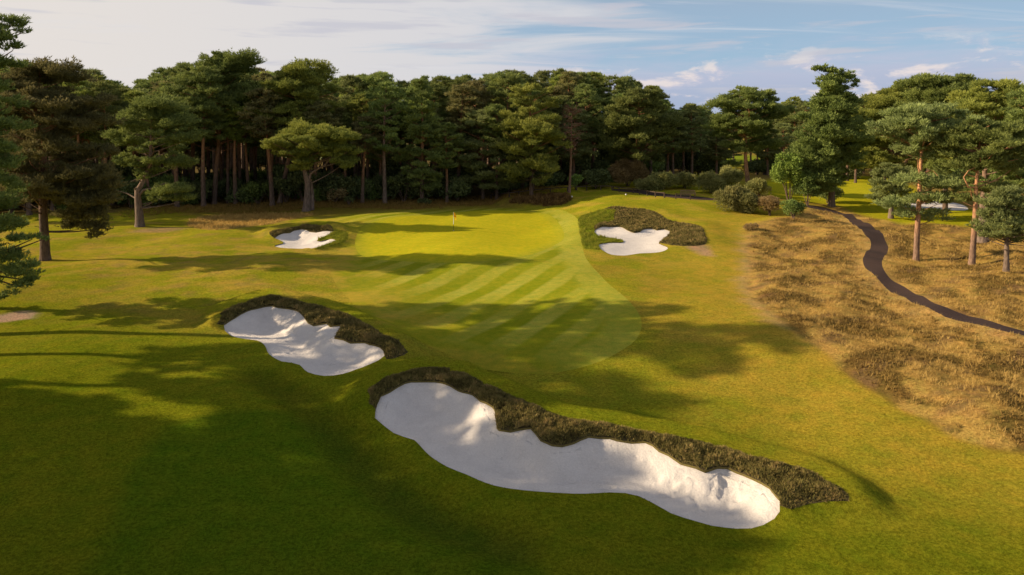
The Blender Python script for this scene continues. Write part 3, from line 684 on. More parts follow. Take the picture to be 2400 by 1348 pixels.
def foliage(pads, rng, dens, blade, spread=.5, nb=4, width=.27, up=.75):
    """pads: rows (x,y,z,rx,rz,tone). Each pad breaks into tilted sprays; needle tufts sit on the upper shells of the sprays."""
    PP, DD, RR = [], [], []
    for x, y, z, rx, rz, tone in pads:
        ns = max(3, int(4 + rx * 2.2))
        for q in range(ns):
            th = q * 2.39996 + rng.uniform(0, 1.5); rr = rx * (.15 + .75 * math.sqrt((q + .5) / ns)) * rng.uniform(.8, 1.15)
            sr = rx * rng.uniform(.30, .58); sz = max(.12, min(sr * .62, rz * rng.uniform(.55, 1.0)))
            sx, sy, sz0 = x + rr * math.cos(th), y + rr * math.sin(th), z + rz * (.75 * (1 - (rr / rx) ** 2) + rng.uniform(-.45, .35))
            n = max(10, int(dens * sr * (sr + sz) * 2.6))
            d = unit(rng.normal(0, 1, (n, 3))); d[:, 2] = np.where(d[:, 2] < 0, d[:, 2] * .45, d[:, 2])
            rad = rng.uniform(.1, 1, n) ** .42
            a = np.arctan2(d[:, 1], d[:, 0]); lob = 1 + .25 * np.sin(a * 3 + q) + .2 * np.sin(a * 5 + tone * 9)
            tilt = rng.uniform(-.1, .35)
            P = np.column_stack([sx + d[:, 0] * sr * rad * lob, sy + d[:, 1] * sr * rad * lob, sz0 + d[:, 2] * sz * rad + tilt * rad * sr * lob * np.cos(a - th)])
            PP.append(P); DD.append(np.column_stack([d[:, 0] * .8 + .35 * math.cos(th), d[:, 1] * .8 + .35 * math.sin(th), d[:, 2] * .5 + up]))
            RR.append(np.clip(tone + rng.normal(0, .12) + rng.normal(0, .15, n), 0, 1))
    P, D, Rr = np.concatenate(PP), np.concatenate(DD), np.concatenate(RR)
    return blades(P, D, blade * rng.uniform(.7, 1.3, len(P)), nb, width, spread, rng, Rr)

def crown_pads(H, z0, R, kind, rng, n, trunk, flat=.5, padk=.34, sparse=0.0, skew=(0, 0)):
    pads = []; n = int(n * 1.45); padk *= .80
    for i in range(n):
        t = (i + rng.uniform(0, 1)) / n
        z = z0 + (H - z0) * t
        rm = R * float(profile(kind, np.array(t))) * rng.uniform(.6, 1.2)
        th = i * 2.39996 + rng.uniform(-.5, .5)
        rr = rm * (rng.uniform(.25, 1) ** .55)
        pr = R * padk * rng.uniform(.55, 1.4) * (.6 + .4 * min(1, rm / R))
        rr = max(0, min(rr, rm - pr * .45))
        c = along(trunk, z)
        pads.append((c[0] + rr * math.cos(th) + skew[0] * t, c[1] + rr * math.sin(th) + skew[1] * t, z - pr * flat * .55, pr, pr * flat * rng.uniform(.8, 1.2), rng.uniform(.25, .75)))
    pads.append((*along(trunk, H * .97)[:2], H - R * padk * flat * .9, R * padk * .7, R * padk * flat, .6))
    return pads

def limbs(mb, trunk, pads, r0, H, rng, k=.8, frac=1.0, nseg=4):
    for x, y, z, rx, rz, tone in pads:
        if rng.uniform() > frac: continue
        c = along(trunk, z); hd = math.hypot(x - c[0], y - c[1])
        if hd < .4: continue
        s = along(trunk, max(H * .15, z - hd * rng.uniform(.25, .55)))
        e = np.array([x, y, z - rz * .1]); mid = (s + e) / 2; mid[2] -= hd * .05; mid[:2] += rng.normal(0, hd * .06, 2)
        pts = [(1 - t) ** 2 * s + 2 * t * (1 - t) * mid + t * t * e for t in np.linspace(0, 1, nseg + 1)]
        rb = min(r0 * .42, .035 + .02 * hd) * k
        mb.tube([tuple(p) for p in pts], [rb * (1 - .75 * t) for t in np.linspace(0, 1, nseg + 1)], 5, False)

def make_pine(seed, H, crown0, R, kind='dome', n=34, dens=26, blade=.34, needle='needle', bark='bark', lean=(0, 0), r0=None,
              flat=.5, padk=.34, extra=(), dead=6, width=.27, nb=4, skew=(0, 0), trunk=None, stubs=(), only_extra=False, limbfrac=.9):
    rng = np.random.default_rng(seed)
    r0 = r0 or .1 + H * .0135
    tp = trunk or trunk_pts(H * .96, lean, rng)
    mb = MB(); m = len(tp)
    pl = [(tp[0][0], tp[0][1], -.25)] + list(tp)
    rad = [r0 * 1.5] + [r0 * (1.22 if i == 0 else 1.0) * max(.14, 1 - (i / (m - 1)) ** 1.15 * .88) for i in range(m)]
    if m > 3:   # a little root flare
        q = along(tp, .6); pl.insert(2, tuple(q)); rad.insert(2, r0 * 1.02)
    mb.tube(pl, rad, 9)
    pads = [] if only_extra else crown_pads(H, crown0, R, kind, rng, n, tp, flat, padk, skew=skew)
    pads += [tuple(e) for e in extra]
    limbs(mb, tp, pads, r0, H, rng, frac=limbfrac)
    for i in range(dead):       # dead snags below the crown
        z = rng.uniform(H * .25, max(H * .3, crown0 + 1)); th = rng.uniform(0, 6.28); s = along(tp, z); l = rng.uniform(.5, 1.8)
        mb.tube([tuple(s), tuple(s + l * .6 * np.array([math.cos(th), math.sin(th), .1])), tuple(s + l * np.array([math.cos(th + .3), math.sin(th + .3), rng.uniform(-.2, .5)]))], [.05, .035, .012], 4, False)
    for pts, ra, rb in stubs:
        mb.tube(pts, list(np.linspace(ra, rb, len(pts))), 6)
    V, F, A = foliage(pads, rng, dens, blade, nb=nb, width=width)
    return mb.mesh("trunk", M[bark], True), mesh_np("crown", V, F, M[needle], attrs={"rnd": ('FLOAT', A)})

def tree(name, base, meshes, label, group=None, cat="pine tree", rz=0.0, sc=(1, 1, 1), parts=("trunk", "crown")):
    root = bpy.data.objects.new(name, None); COL.objects.link(root); root.location = base; root.rotation_euler = (0, 0, rz); root.scale = sc
    root.empty_display_size = .3
    for p, me in zip(parts, meshes):
        if me is None: continue
        link(p, me, root)
    tag(root, label, cat, group); return root
def copy_tree(src, name, base, label, group, rz, sc, cat="pine tree"):
    root = src.copy(); root.name = name; COL.objects.link(root); root.location = base; root.rotation_euler = (0, 0, rz); root.scale = sc
    for ch in src.children:
        c = ch.copy(); COL.objects.link(c); c.parent = root
    tag(root, label, cat, group); return root
def top_h(base, px, py):
    """height over `base` at which the photo's point (px,py) lies, on a plumb line through base."""
    r = ray(px, py); d = math.hypot(base.x, base.y); return CAMH + d * r[2] / math.hypot(r[0], r[1]) - base.z
def mpp(base): return (base.y * math.cos(PITCH) + (CAMH - base.z) * math.sin(PITCH)) / FPX   # metres per photo pixel there
# ------------------------------------------------------------------ the pines one can tell apart
HEROES = []
def hero(name, label, bp, top, cbot, hw, kind='dome', px=(), seed=1, cat="pine tree", group=None, toppx=None, leanpx=0, pat=True, **kw):
    """bp: foot in the photo, top / cbot: rows of crown top and bottom, hw: half width in photo pixels, px: extra foliage pads."""
    base = unproj(*bp); m = mpp(base)
    H = top_h(base, toppx if toppx is not None else bp[0], top); c0 = top_h(base, bp[0], cbot)
    ex = []
    for e in px:
        x, y, dy, r = e[:4]; fl = e[4] if len(e) > 4 else .5; tn = e[5] if len(e) > 5 else .5
        ex.append(((x - bp[0]) * m, dy, top_h(base, x, y), r * m, r * m * fl, tn))
    if leanpx: kw['lean'] = (leanpx * m, 0)
    if 'stubpx' in kw:
        st = []
        for pl, a, b in kw.pop('stubpx'): st.append(([((x - bp[0]) * m, dy, top_h(base, x, y)) for x, y, dy in pl], a, b))
        kw['stubs'] = st
    if 'trunkpx' in kw: kw['trunk'] = [((x - bp[0]) * m, dy, top_h(base, x, y)) for x, y, dy in kw.pop('trunkpx')]; kw['trunk'][0] = (0, 0, 0)
    if kw.pop('near', False): kw.setdefault('dens', 60); kw.setdefault('blade', .24)
    ms = make_pine(seed, H, c0, hw * m, kind, extra=ex, **kw)
    o = tree(name, base, ms, label, group, cat); HEROES.append((bp[0], o, ms)); return o

hero("pine_tree", "dark pine cut off by the left edge of the photo, boughs drooping low", (-112, 725), 20, 560, 150, 'dome', seed=2, n=60, dens=70, blade=.23, needle='needle', flat=.5,
     px=[(10, 62, 0, 38), (42, 76, .4, 30), (62, 64, .2, 18), (66, 88, .2, 16), (20, 105, -.5, 42), (40, 125, .3, 26), (-20, 170, 0, 60), (15, 165, .5, 40), (10, 215, 0, 38), (25, 250, .3, 34), (15, 300, .4, 40), (0, 345, 0, 40), (-15, 300, -.5, 50), (-10, 380, 0, 40), (5, 430, .5, 30), (-10, 470, .5, 40), (5, 520, 0, 42), (45, 552, .3, 30), (80, 545, 0, 18), (102, 545, 0, 12), (25, 590, 0, 46), (55, 620, 0, 36), (58, 655, 0, 30), (10, 640, .5, 45), (-5, 690, 0, 24), (70, 640, .3, 18)])
hero("pine_tree", "broad dark pine with bare forked trunk, second from left edge", (106, 610), 158, 470, 128, 'dome', seed=5, n=46, dens=62, blade=.25, flat=.42, padk=.33, needle='needle_rusty', r0=.42,
     trunkpx=[(106, 610, 0), (106, 560, 0), (104, 500, 0), (103, 430, .1), (106, 360, .2), (96, 320, 0), (92, 260, 0), (100, 200, 0), (110, 165, 0)],
     stubpx=[([(106, 360, .2), (122, 320, .3), (128, 270, .2), (150, 230, 0)], .2, .06), ([(104, 450, 0), (70, 430, -.5), (60, 440, -.8)], .1, .03), ([(104, 470, 0), (60, 465, .3), (30, 470, .5)], .09, .02), ([(105, 520, 0), (90, 514, 0)], .06, .03), ([(105, 535, 0), (88, 530, -.3)], .05, .02), ([(106, 470, 0), (150, 450, .2), (190, 470, .3)], .13, .05)],
     px=[(205, 470, 0, 50, .5, .45), (215, 505, .3, 42, .5, .4), (190, 530, .2, 36, .5, .35), (232, 528, .6, 26, .5, .35), (180, 440, .8, 48), (215, 410, 0, 52), (235, 360, .5, 42), (60, 400, -.5, 50, .5, .5), (45, 350, 0, 48), (210, 300, .3, 55), (235, 250, 0, 40), (55, 270, 0, 55), (60, 200, 0, 48), (150, 185, 0, 55), (95, 170, 0, 45), (150, 260, -1, 60), (130, 420, -1.5, 40), (150, 340, -1.4, 50), (170, 470, -.4, 42), (235, 468, 0, 44), (190, 500, .1, 44), (245, 435, .3, 36), (225, 545, .3, 20), (160, 430, -.6, 44), (40, 450, 0, 30), (60, 430, .4, 36)], limbfrac=.75)
hero("pine_tree", "stout pine with a broken pale limb, bright trunk at edge of the left lawn", (328, 531), 250, 420, 78, 'umbrella', seed=9, n=26, dens=52, blade=.27, flat=.42, needle='needle', bark='bark_grey', r0=.5, leanpx=20,
     trunkpx=[(328, 531, 0), (327, 500, 0), (325, 470, 0), (324, 448, 0), (338, 420, .3), (350, 380, .5), (352, 330, .5), (355, 262, .5)],
     stubpx=[([(324, 455, 0), (321, 440, -.1)], .3, .2), ([(325, 462, 0), (338, 445, 0), (362, 440, .3), (385, 428, .5), (400, 440, .6)], .2, .05), ([(325, 468, 0), (300, 455, 0), (270, 448, .2)], .12, .03)],
     px=[(400, 450, .5, 42, .5, .6), (425, 468, .6, 28, .5, .55), (375, 465, .3, 24, .5, .5), (330, 300, 0, 55, .45, .65), (300, 330, 0, 44, .45, .6), (390, 290, .5, 52, .45, .6), (425, 330, .5, 40, .45, .6), (370, 262, 0, 50, .45, .6), (300, 385, .5, 36, .5, .5), (410, 385, 1, 36, .5, .5)])
hero("pine_tree", "umbrella shaped pine with forked pale trunk, standing forward of the wood", (718, 494), 300, 385, 92, 'umbrella', seed=11, n=30, dens=58, blade=.28, flat=.5, padk=.32, needle='needle_bright', bark='bark_grey', r0=.55,
     trunkpx=[(718, 491, 0), (721, 460, 0), (722, 430, 0), (716, 405, 0), (712, 375, 0), (722, 345, 0), (730, 310, 0)],
     stubpx=[([(724, 430, 0), (728, 408, .1), (745, 395, .2), (760, 388, .2), (774, 372, .3), (775, 362, .3)], .26, .07), ([(757, 390, .2), (775, 386, 0), (790, 381, -.2)], .1, .04), ([(731, 492, .25), (731, 450, .25), (728, 420, .1)], .32, .22), ([(716, 405, 0), (735, 370, .3), (760, 340, .3)], .17, .06)],
     px=[(735, 318, 0, 52, .45, .75), (690, 330, 0, 44, .45, .7), (660, 348, .3, 30, .5, .7), (785, 330, 0, 48, .45, .6), (815, 355, .3, 26, .5, .5), (700, 395, 0, 26, .5, .65), (720, 380, .5, 28, .5, .5), (800, 385, .6, 34, .5, .4), (760, 350, .8, 40, .5, .4), (668, 365, .6, 26, .5, .55)], dead=2)
hero("pine_tree", "tallest pine of the left wood, twin dark trunks and layered crown", (502, 480), 128, 330, 92, 'dome', seed=14, n=44, dens=36, blade=.33, flat=.4, needle='needle', leanpx=25,
     stubpx=[([(525, 480, 1.5), (526, 400, 1.5), (530, 300, 1.3), (548, 200, 1)], .3, .12)],
     px=[(570, 150, 0, 48), (545, 170, 0, 50), (500, 200, 0, 50), (600, 230, 0, 42), (470, 260, 0, 44), (590, 300, .4, 36)])
hero("pine_tree", "full round pine crown above the umbrella shaped pine", (656, 476), 158, 330, 86, 'dome', seed=17, n=42, dens=34, blade=.34, flat=.45, needle='needle_bright', leanpx=60, px=[(735, 172, 0, 42, .5, .6), (740, 200, 0, 44, .5, .6), (640, 265, -1, 40, .5, .6), (625, 275, -1, 30, .5, .6), (700, 220, -1, 50, .5, .5)], dead=3)
hero("pine_tree", "slim pine with clean pale trunk, right of the umbrella shaped pine", (902, 476), 195, 355, 58, 'dome', seed=19, n=30, dens=32, blade=.36, flat=.42, needle='needle', bark='bark_grey')
hero("pine_tree", "dense pine with foliage almost to the ground, left of the flagstick", (989, 474), 188, 440, 66, 'cone', seed=21, n=46, dens=32, blade=.36, flat=.4, needle='needle')
hero("pine_tree", "low spreading green pine right of the flagstick, trunk by the fence end", (1132, 468), 262, 440, 72, 'dome', seed=23, n=34, dens=34, blade=.36, flat=.34, needle='needle_blue', px=[(1085, 430, 0, 30, .4), (1180, 440, .5, 28, .4), (1080, 345, 0, 36, .4), (1185, 360, .5, 36, .4)])
hero("pine_tree", "yellow green layered pine left of the dead red tree", (1245, 462), 200, 430, 78, 'dome', seed=25, n=46, dens=32, blade=.36, flat=.38, needle='needle_bright', px=[(1230, 300, -1.5, 50, .35, .7), (1270, 330, -1.5, 45, .35, .7), (1215, 350, -1.5, 40, .35, .7), (1260, 390, -2, 40, .4, .7), (1200, 400, -1.5, 34, .4, .7)])
hero("pine_tree", "broad pine above the reddish brown bush, right of the dead tree", (1495, 436), 212, 370, 82, 'dome', seed=27, n=44, dens=30, blade=.4, flat=.45, needle='needle', px=[(1460, 300, -2, 48, .4, .6), (1530, 320, -1, 45, .4, .6), (1570, 290, 0, 36, .4, .6), (1440, 345, -2, 36, .4, .5)])
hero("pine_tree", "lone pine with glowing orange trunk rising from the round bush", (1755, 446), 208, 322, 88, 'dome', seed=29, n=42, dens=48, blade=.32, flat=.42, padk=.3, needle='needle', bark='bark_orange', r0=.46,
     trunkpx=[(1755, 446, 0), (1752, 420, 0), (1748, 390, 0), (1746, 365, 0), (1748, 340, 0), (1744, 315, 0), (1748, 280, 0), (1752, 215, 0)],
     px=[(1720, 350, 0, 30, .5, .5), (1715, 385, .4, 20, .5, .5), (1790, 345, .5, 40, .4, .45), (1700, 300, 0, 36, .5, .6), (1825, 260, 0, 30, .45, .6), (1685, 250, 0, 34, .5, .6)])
hero("bent_conifer", "tall ivy clad conifer with its top bent over to the right", (1949, 483), 178, 400, 66, 'column', seed=31, cat="conifer tree", n=60, dens=40, blade=.34, flat=.8, padk=.46, needle='needle', bark='bark_grey', r0=.5, toppx=1945, nb=3, width=.42,
     px=[(1920, 165, 0, 14, .7, .5), (1935, 172, 0, 16, .6, .5), (1955, 172, 0, 18, .6, .5), (1975, 178, 0, 18, .6, .5), (1990, 188, 0, 16, .7, .5), (1996, 202, 0, 9, .9, .5), (1910, 168, 0, 10, .7, .5), (1940, 200, 0, 32, .7, .5), (1950, 230, 0, 36, .8, .5), (1900, 290, 0, 34, .8), (1990, 300, 0, 34, .8), (1890, 350, -.5, 40, .8), (1905, 400, -1, 38, .8), (2000, 350, .5, 34, .8), (1900, 440, -1.2, 34, .8), (1985, 250, 0, 26, .8), (1920, 330, -1, 50, .8), (1960, 330, -1, 50, .8), (1895, 375, -1.3, 46, .8), (1910, 430, -1.5, 46, .8), (1890, 450, -1.5, 36, .8), (1940, 280, -.8, 44, .8), (1985, 380, -.3, 36, .8), (1960, 420, 1.2, 36, .8), (1925, 250, 0, 34, .8), (1870, 400, -1, 30, .8)])
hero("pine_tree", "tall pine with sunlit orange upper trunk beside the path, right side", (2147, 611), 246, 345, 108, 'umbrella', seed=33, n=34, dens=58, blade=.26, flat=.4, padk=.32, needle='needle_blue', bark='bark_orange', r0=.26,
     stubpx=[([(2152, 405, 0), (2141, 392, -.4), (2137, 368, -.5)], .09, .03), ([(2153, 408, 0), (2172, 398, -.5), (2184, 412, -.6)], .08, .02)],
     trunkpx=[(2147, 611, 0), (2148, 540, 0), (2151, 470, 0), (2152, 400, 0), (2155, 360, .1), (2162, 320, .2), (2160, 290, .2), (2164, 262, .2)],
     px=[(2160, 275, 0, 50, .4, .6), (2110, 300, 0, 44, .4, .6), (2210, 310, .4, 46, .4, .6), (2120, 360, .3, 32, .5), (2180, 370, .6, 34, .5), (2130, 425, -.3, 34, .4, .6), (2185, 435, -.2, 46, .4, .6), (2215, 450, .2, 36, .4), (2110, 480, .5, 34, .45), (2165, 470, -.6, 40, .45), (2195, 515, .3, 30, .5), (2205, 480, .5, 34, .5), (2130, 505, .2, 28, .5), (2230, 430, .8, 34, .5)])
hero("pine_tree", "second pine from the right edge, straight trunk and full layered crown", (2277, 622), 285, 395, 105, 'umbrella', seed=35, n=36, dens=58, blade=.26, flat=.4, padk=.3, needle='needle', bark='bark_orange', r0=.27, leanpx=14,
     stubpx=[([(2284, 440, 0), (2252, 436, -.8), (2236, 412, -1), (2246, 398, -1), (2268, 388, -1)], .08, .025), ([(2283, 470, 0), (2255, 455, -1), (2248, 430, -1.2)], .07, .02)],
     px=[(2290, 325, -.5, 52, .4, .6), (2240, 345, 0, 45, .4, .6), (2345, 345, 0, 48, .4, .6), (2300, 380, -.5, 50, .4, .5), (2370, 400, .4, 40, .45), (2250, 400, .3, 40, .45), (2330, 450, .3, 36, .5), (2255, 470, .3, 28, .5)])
hero("pine_tree", "short thick pine trunk behind the two path side pines", (2303, 566), 300, 450, 78, 'dome', seed=37, n=30, dens=40, blade=.3, flat=.42, needle='needle', bark='bark_grey', r0=.5)
hero("pine_tree", "young bluish pine nearest the right edge, full low crown", (2358, 637), 440, 560, 66, 'dome', seed=39, n=30, dens=70, blade=.22, flat=.5, padk=.36, needle='needle_blue', bark='bark_grey', r0=.22,
     px=[(2320, 480, 0, 36, .5), (2390, 490, 0, 40, .5), (2345, 530, -.5, 40, .5), (2320, 550, 0, 30, .5), (2385, 560, .2, 32, .5), (2350, 460, 0, 30, .5)])
hero("pine_tree", "small bluish pine between the conifer and the path side pines", (2088, 512), 385, 470, 46, 'dome', seed=41, n=22, dens=60, blade=.28, flat=.48, padk=.4, needle='needle_blue', bark='bark_grey', r0=.33, px=[(2065, 410, 0, 24, .5), (2112, 415, 0, 24, .5), (2090, 440, 0, 24, .5), (2100, 505, -1, 20, .5)])
hero("pine_tree", "big olive pine above the small bluish pine, beside the far fairway", (2090, 474), 212, 395, 96, 'dome', seed=43, n=46, dens=40, blade=.33, flat=.36, needle='needle_bright', px=[(2020, 290, 0, 40, .35, .6), (2010, 370, 0, 38, .35, .6), (2040, 380, -1, 40, .35, .65), (2030, 330, -1, 44, .35, .65), (2060, 250, -1, 44, .4, .6)])
hero("pine_tree", "wide high pine behind the path side pine, flat skyline crown", (2215, 500), 183, 400, 112, 'umbrella', seed=45, n=44, dens=38, blade=.34, flat=.38, needle='needle', px=[(2150, 200, 0, 45, .4), (2200, 230, -1, 50, .4), (2270, 240, -1, 50, .4)])
hero("pine_tree", "olive pine between the two path side pines, high broad crown", (2325, 515), 192, 400, 108, 'dome', seed=47, n=46, dens=38, blade=.34, flat=.38, needle='needle_bright')
hero("pine_tree", "dense dark pine cut by the right edge of the photo", (2420, 540), 200, 440, 100, 'dome', seed=49, n=44, dens=42, blade=.32, flat=.4, needle='needle')
# dead tree: bare reddish branches
def dead_tree(label, bp, top, hw, seed):
    base = unproj(*bp); m = mpp(base); H = top_h(base, bp[0], top); rng = np.random.default_rng(seed)
    tp = trunk_pts(H * .9, (0.6, 0), rng); mb = MB(); mb.tube(tp, [.26 * (1 - .8 * i / 8) for i in range(9)], 7)
    mb2 = MB()
    for i in range(46):
        z = H * (.42 + .52 * rng.uniform()); th = rng.uniform(0, 6.28); s = along(tp, z); l = hw * m * rng.uniform(.5, 1.1) * (1.25 - z / H * .75)
        d = np.array([math.cos(th), math.sin(th), rng.uniform(-.1, .55)]); p1 = s + d * l * .5; p2 = s + d * l + np.array([0, 0, l * rng.uniform(-.1, .3)])
        mb2.tube([tuple(s), tuple(p1), tuple(p2)], [.09, .06, .025], 4, False)
        for _ in range(7):
            q = p1 + (p2 - p1) * rng.uniform(-.3, 1); e = q + unit(d + rng.normal(0, .6, 3)) * rng.uniform(.4, 1.2)
            mb2.tube([tuple(q), tuple(e)], [.035, .015], 3, False)
    return tree("dead_tree", base, (mb.mesh("trunk", M['deadwood'], True), mb2.mesh("branches", M['deadwood'], True)), label, None, "dead tree", parts=("trunk", "branches"))
dead_tree("bare dead pine with reddish branches in front of the wood", (1334, 452), 235, 34, 3)

# ------------------------------------------------------------------ the wood: every pine a copy of one of these kinds
PROTO_H = 22.0
def proto(seed, c0, R, kind, needle, bark='bark', n=36, dens=20, **kw):
    return make_pine(seed, PROTO_H, c0, R, kind, n=n, dens=dens, blade=.46, needle=needle, bark=bark, **kw)
PROTOS = [(proto(101, 12.8, 3.9, 'dome', 'needle', flat=.42), "dark"), (proto(102, 9.5, 4.2, 'dome', 'needle', n=42, flat=.4), "broad dark"),
          (proto(103, 13.5, 3.6, 'umbrella', 'needle_bright', flat=.45), "flat topped"), (proto(104, 9, 3.5, 'cone', 'needle', n=44, flat=.42), "pointed"),
          (proto(105, 11, 4.3, 'umbrella', 'needle', flat=.38, n=40), "spreading"), (proto(106, 8, 4.0, 'dome', 'needle_blue', n=46, flat=.4), "bluish"),
          (proto(107, 13.2, 3.3, 'dome', 'needle_rusty', flat=.45, lean=(.9, .4)), "olive brown"), (proto(108, 10, 3.8, 'dome', 'needle_bright', n=42, flat=.44), "pale green")]
SKY = [(-400, 150), (-60, 150), (60, 160), (130, 157), (200, 165), (250, 175), (285, 212), (305, 205), (330, 185), (370, 165), (400, 157), (470, 142), (520, 132), (600, 158), (660, 166), (700, 172), (770, 186), (830, 172), (880, 160), (920, 186), (960, 184), (1000, 174), (1050, 182), (1100, 180), (1150, 172), (1200, 160), (1250, 178), (1310, 157), (1360, 168), (1400, 166), (1450, 175), (1500, 187), (1540, 205), (1565, 245), (1590, 265), (1620, 246), (1660, 262), (1700, 250), (1850, 232), (1880, 238), (2010, 232), (2050, 216), (2130, 184), (2200, 190), (2260, 187), (2330, 196), (2400, 200), (2700, 195)]
def sky_y(px): return float(np.interp(px, [a for a, _ in SKY], [b for _, b in SKY]))
MARKS = [(-300, "left frame edge"), (20, "left edge"), (106, "bare forked pine"), (215, "gap by forked pine"), (328, "broken limb pine"), (420, "grassy left bank"), (502, "twin trunked tallest pine"), (600, "pole trunks"), (718, "umbrella pine"), (810, "small greenside bunker"), (902, "pale slim pine"), (989, "dense low pine"),
         (1063, "flagstick"), (1132, "fence end"), (1200, "bracken bank"), (1250, "yellow green pine"), (1334, "dead tree"), (1410, "fence bend"), (1475, "reddish brown bush"), (1545, "gorse clump"), (1610, "bench"), (1690, "gap left of orange trunk"), (1755, "orange trunk pine"), (1865, "leafy bush"),
         (1950, "bent conifer"), (2010, "far fairway"), (2088, "small bluish pine"), (2147, "path side pine"), (2215, "far bunker"), (2277, "second pine from right"), (2358, "young right pine"), (2480, "right edge")]
def mark(px):
    m = min(MARKS, key=lambda q: abs(q[0] - px)); d = px - m[0]
    return ("left of" if d < -14 else "right of" if d > 14 else "straight above"), m[1]
used = {}
def unique(lab):
    used[lab] = used.get(lab, 0) + 1
    return lab
placed = []
WOOD = []
rw = np.random.default_rng(77)
def add_wood(px, depth, target, rowname, pidx=None):
    if pidx is None: pidx = int(rw.integers(0, len(PROTOS)))
    if rowname in ('front', 'second', 'third') and px < 790: pidx = (0, 2, 6, 4)[pidx % 4]
    x = (px - 1200) / 1600 * depth * 1.0
    base = Vector((x, depth, h1(x, depth)))
    if any((base.x - q.x) ** 2 + (base.y - q.y) ** 2 < (2.6 if depth < 150 else 3.5) ** 2 for q in placed): return
    H = min(28.0, max(11.0, top_h(base, px, target)))
    placed.append(base); s = H / PROTO_H; w = max(.8, min(1.25, s ** .5)) * rw.uniform(.88, 1.15)
    WOOD.append(dict(px=px, depth=depth, base=base, H=H, p=pidx, row=rowname, sc=(w, w, s), rz=rw.uniform(0, 6.28)))
for q, o, ms in HEROES: placed.append(o.location.copy())
ROWN = ["front", "second", "third", "fourth", "fifth", "sixth", "last"]
for r_, (dz, step, lo, hi) in enumerate([(1.5, 66, 18, 110), (7, 58, 15, 80), (14, 54, 8, 60), (23, 50, 2, 34), (34, 50, -4, 18), (48, 56, -3, 14), (66, 70, 0, 14)]):
    px = -330 + 20 * r_
    while px < 1590:
        p = px + rw.uniform(-.38, .38) * step; f = float(np.interp(p, ZF_PX, ZF))
        if p < 1575: add_wood(p, f + dz + rw.uniform(-2.5, 2.5), sky_y(p) + rw.uniform(lo, hi), ROWN[r_])
        px += step
# right hand wood and the pines beyond the far fairway
for r_, (dep, step, lo, hi) in enumerate([(152, 52, 40, 110), (166, 46, 10, 60), (182, 44, 0, 22), (205, 50, -2, 12)]):
    px = 2020 if r_ == 0 else 1990
    while px < 2680:
        p = px + rw.uniform(-.35, .35) * step
        add_wood(p, dep + rw.uniform(-4, 4), sky_y(p) + rw.uniform(lo, hi), ["front", "second", "third", "last"][r_] + " right")
        px += step
for p, dep, tg in [(1612, 205, 244), (1632, 212, 250), (1650, 225, 262), (1676, 220, 268), (1700, 330, 262), (1728, 340, 265), (1585, 240, 268), (1600, 260, 262), (1838, 215, 240), (1862, 225, 228), (1880, 205, 242), (1905, 235, 250), (1800, 330, 262), (1770, 345, 262), (1830, 350, 258), (1985, 230, 236), (2008, 240, 232), (1560, 225, 262),
                   (1660, 390, 262), (1690, 400, 264), (1740, 410, 266), (1850, 400, 262), (1900, 390, 262), (1950, 380, 262), (2000, 390, 262), (1795, 178, 318)]:
    add_wood(p, dep, tg, "far")
for p, dep, tg, k in [(1578, 158, 262, 5), (1602, 170, 262, 1), (1622, 160, 246, 5), (1642, 176, 255, 3), (1664, 186, 272, 5), (1588, 195, 258, 1), (1690, 200, 280, 1), (1655, 205, 258, 5), (1785, 200, 268, 5), (1812, 210, 262, 1), (1838, 195, 245, 5), (1862, 190, 240, 1), (1885, 185, 238, 5), (1720, 230, 275, 5), (1760, 240, 270, 1), (1800, 172, 300, 5), (1835, 176, 290, 5), (1700, 178, 300, 5), (1680, 168, 310, 5), (1775, 182, 285, 3)]:
    add_wood(p, dep, tg, "middle", k)
# pines just out of frame on the left, whose long shadows cross the grass
for x, y, H, p in [(-44, 40.5, 26.5, 2), (-47, 36.5, 22, 0), (-50, 32, 24, 2), (-46, 28.5, 12.5, 5), (-52, 25.5, 23, 4), (-41, 21.5, 20, 1), (-33, 17, 16.5, 7), (-44, 16.5, 18, 5), (-35, 12.5, 17, 1), (-55, 20, 25, 5), (-30, 8, 18, 1), (-46, 11, 17, 1)]:
    b = Vector((x, y, h1(x, y))); s = H / PROTO_H; placed.append(b)
    WOOD.append(dict(px=-500 - y, depth=y, base=b, H=H, p=p, row="outside", sc=(1.15 * s ** .4, 1.15 * s ** .4, s), rz=rw.uniform(0, 6.28)))
roots = {}
names_seen = {}
for w in WOOD:
    tone = PROTOS[w['p']][1]; side, mk = mark(w['px'])
    hh = "short" if w['H'] < 15 else "tall" if w['H'] > 22 else "middling"
    if w['row'] == "outside": lab = f"{tone} pine outside the left frame edge, {hh}, casting a long shadow over the lawn, {w['depth']:.0f} paces out"
    elif w['row'] in ("far", "middle"): lab = f"{w['row']} distance {tone} pine beyond the wood, {side} the {mk}"
    else: lab = f"{hh} {tone} pine, {w['row']} row of the wood, {side} the {mk}"
    w['lab'] = lab
from collections import Counter
cn = Counter(w['lab'] for w in WOOD); seen = Counter()
for w in sorted(WOOD, key=lambda w: w['px']):
    lab = w['lab']
    if cn[lab] > 1:
        seen[lab] += 1; lab = lab + f", {['first', 'second', 'third', 'fourth', 'fifth'][min(4, seen[w['lab']] - 1)]} from left"
    lab = " ".join(lab.split()[:16])
    g = "pines of the wood behind the green" if not ("right" in w['row'] or w['row'] in ("far", "middle", "outside")) else "pines beyond the far fairway" if w['row'] != "outside" else "pines along the left of the lawn"
    if w['p'] not in roots: roots[w['p']] = tree("pine_tree", w['base'], PROTOS[w['p']][0], lab, g, rz=w['rz'], sc=w['sc'])
    else: copy_tree(roots[w['p']], "pine_tree", w['base'], lab, g, w['rz'], w['sc'])
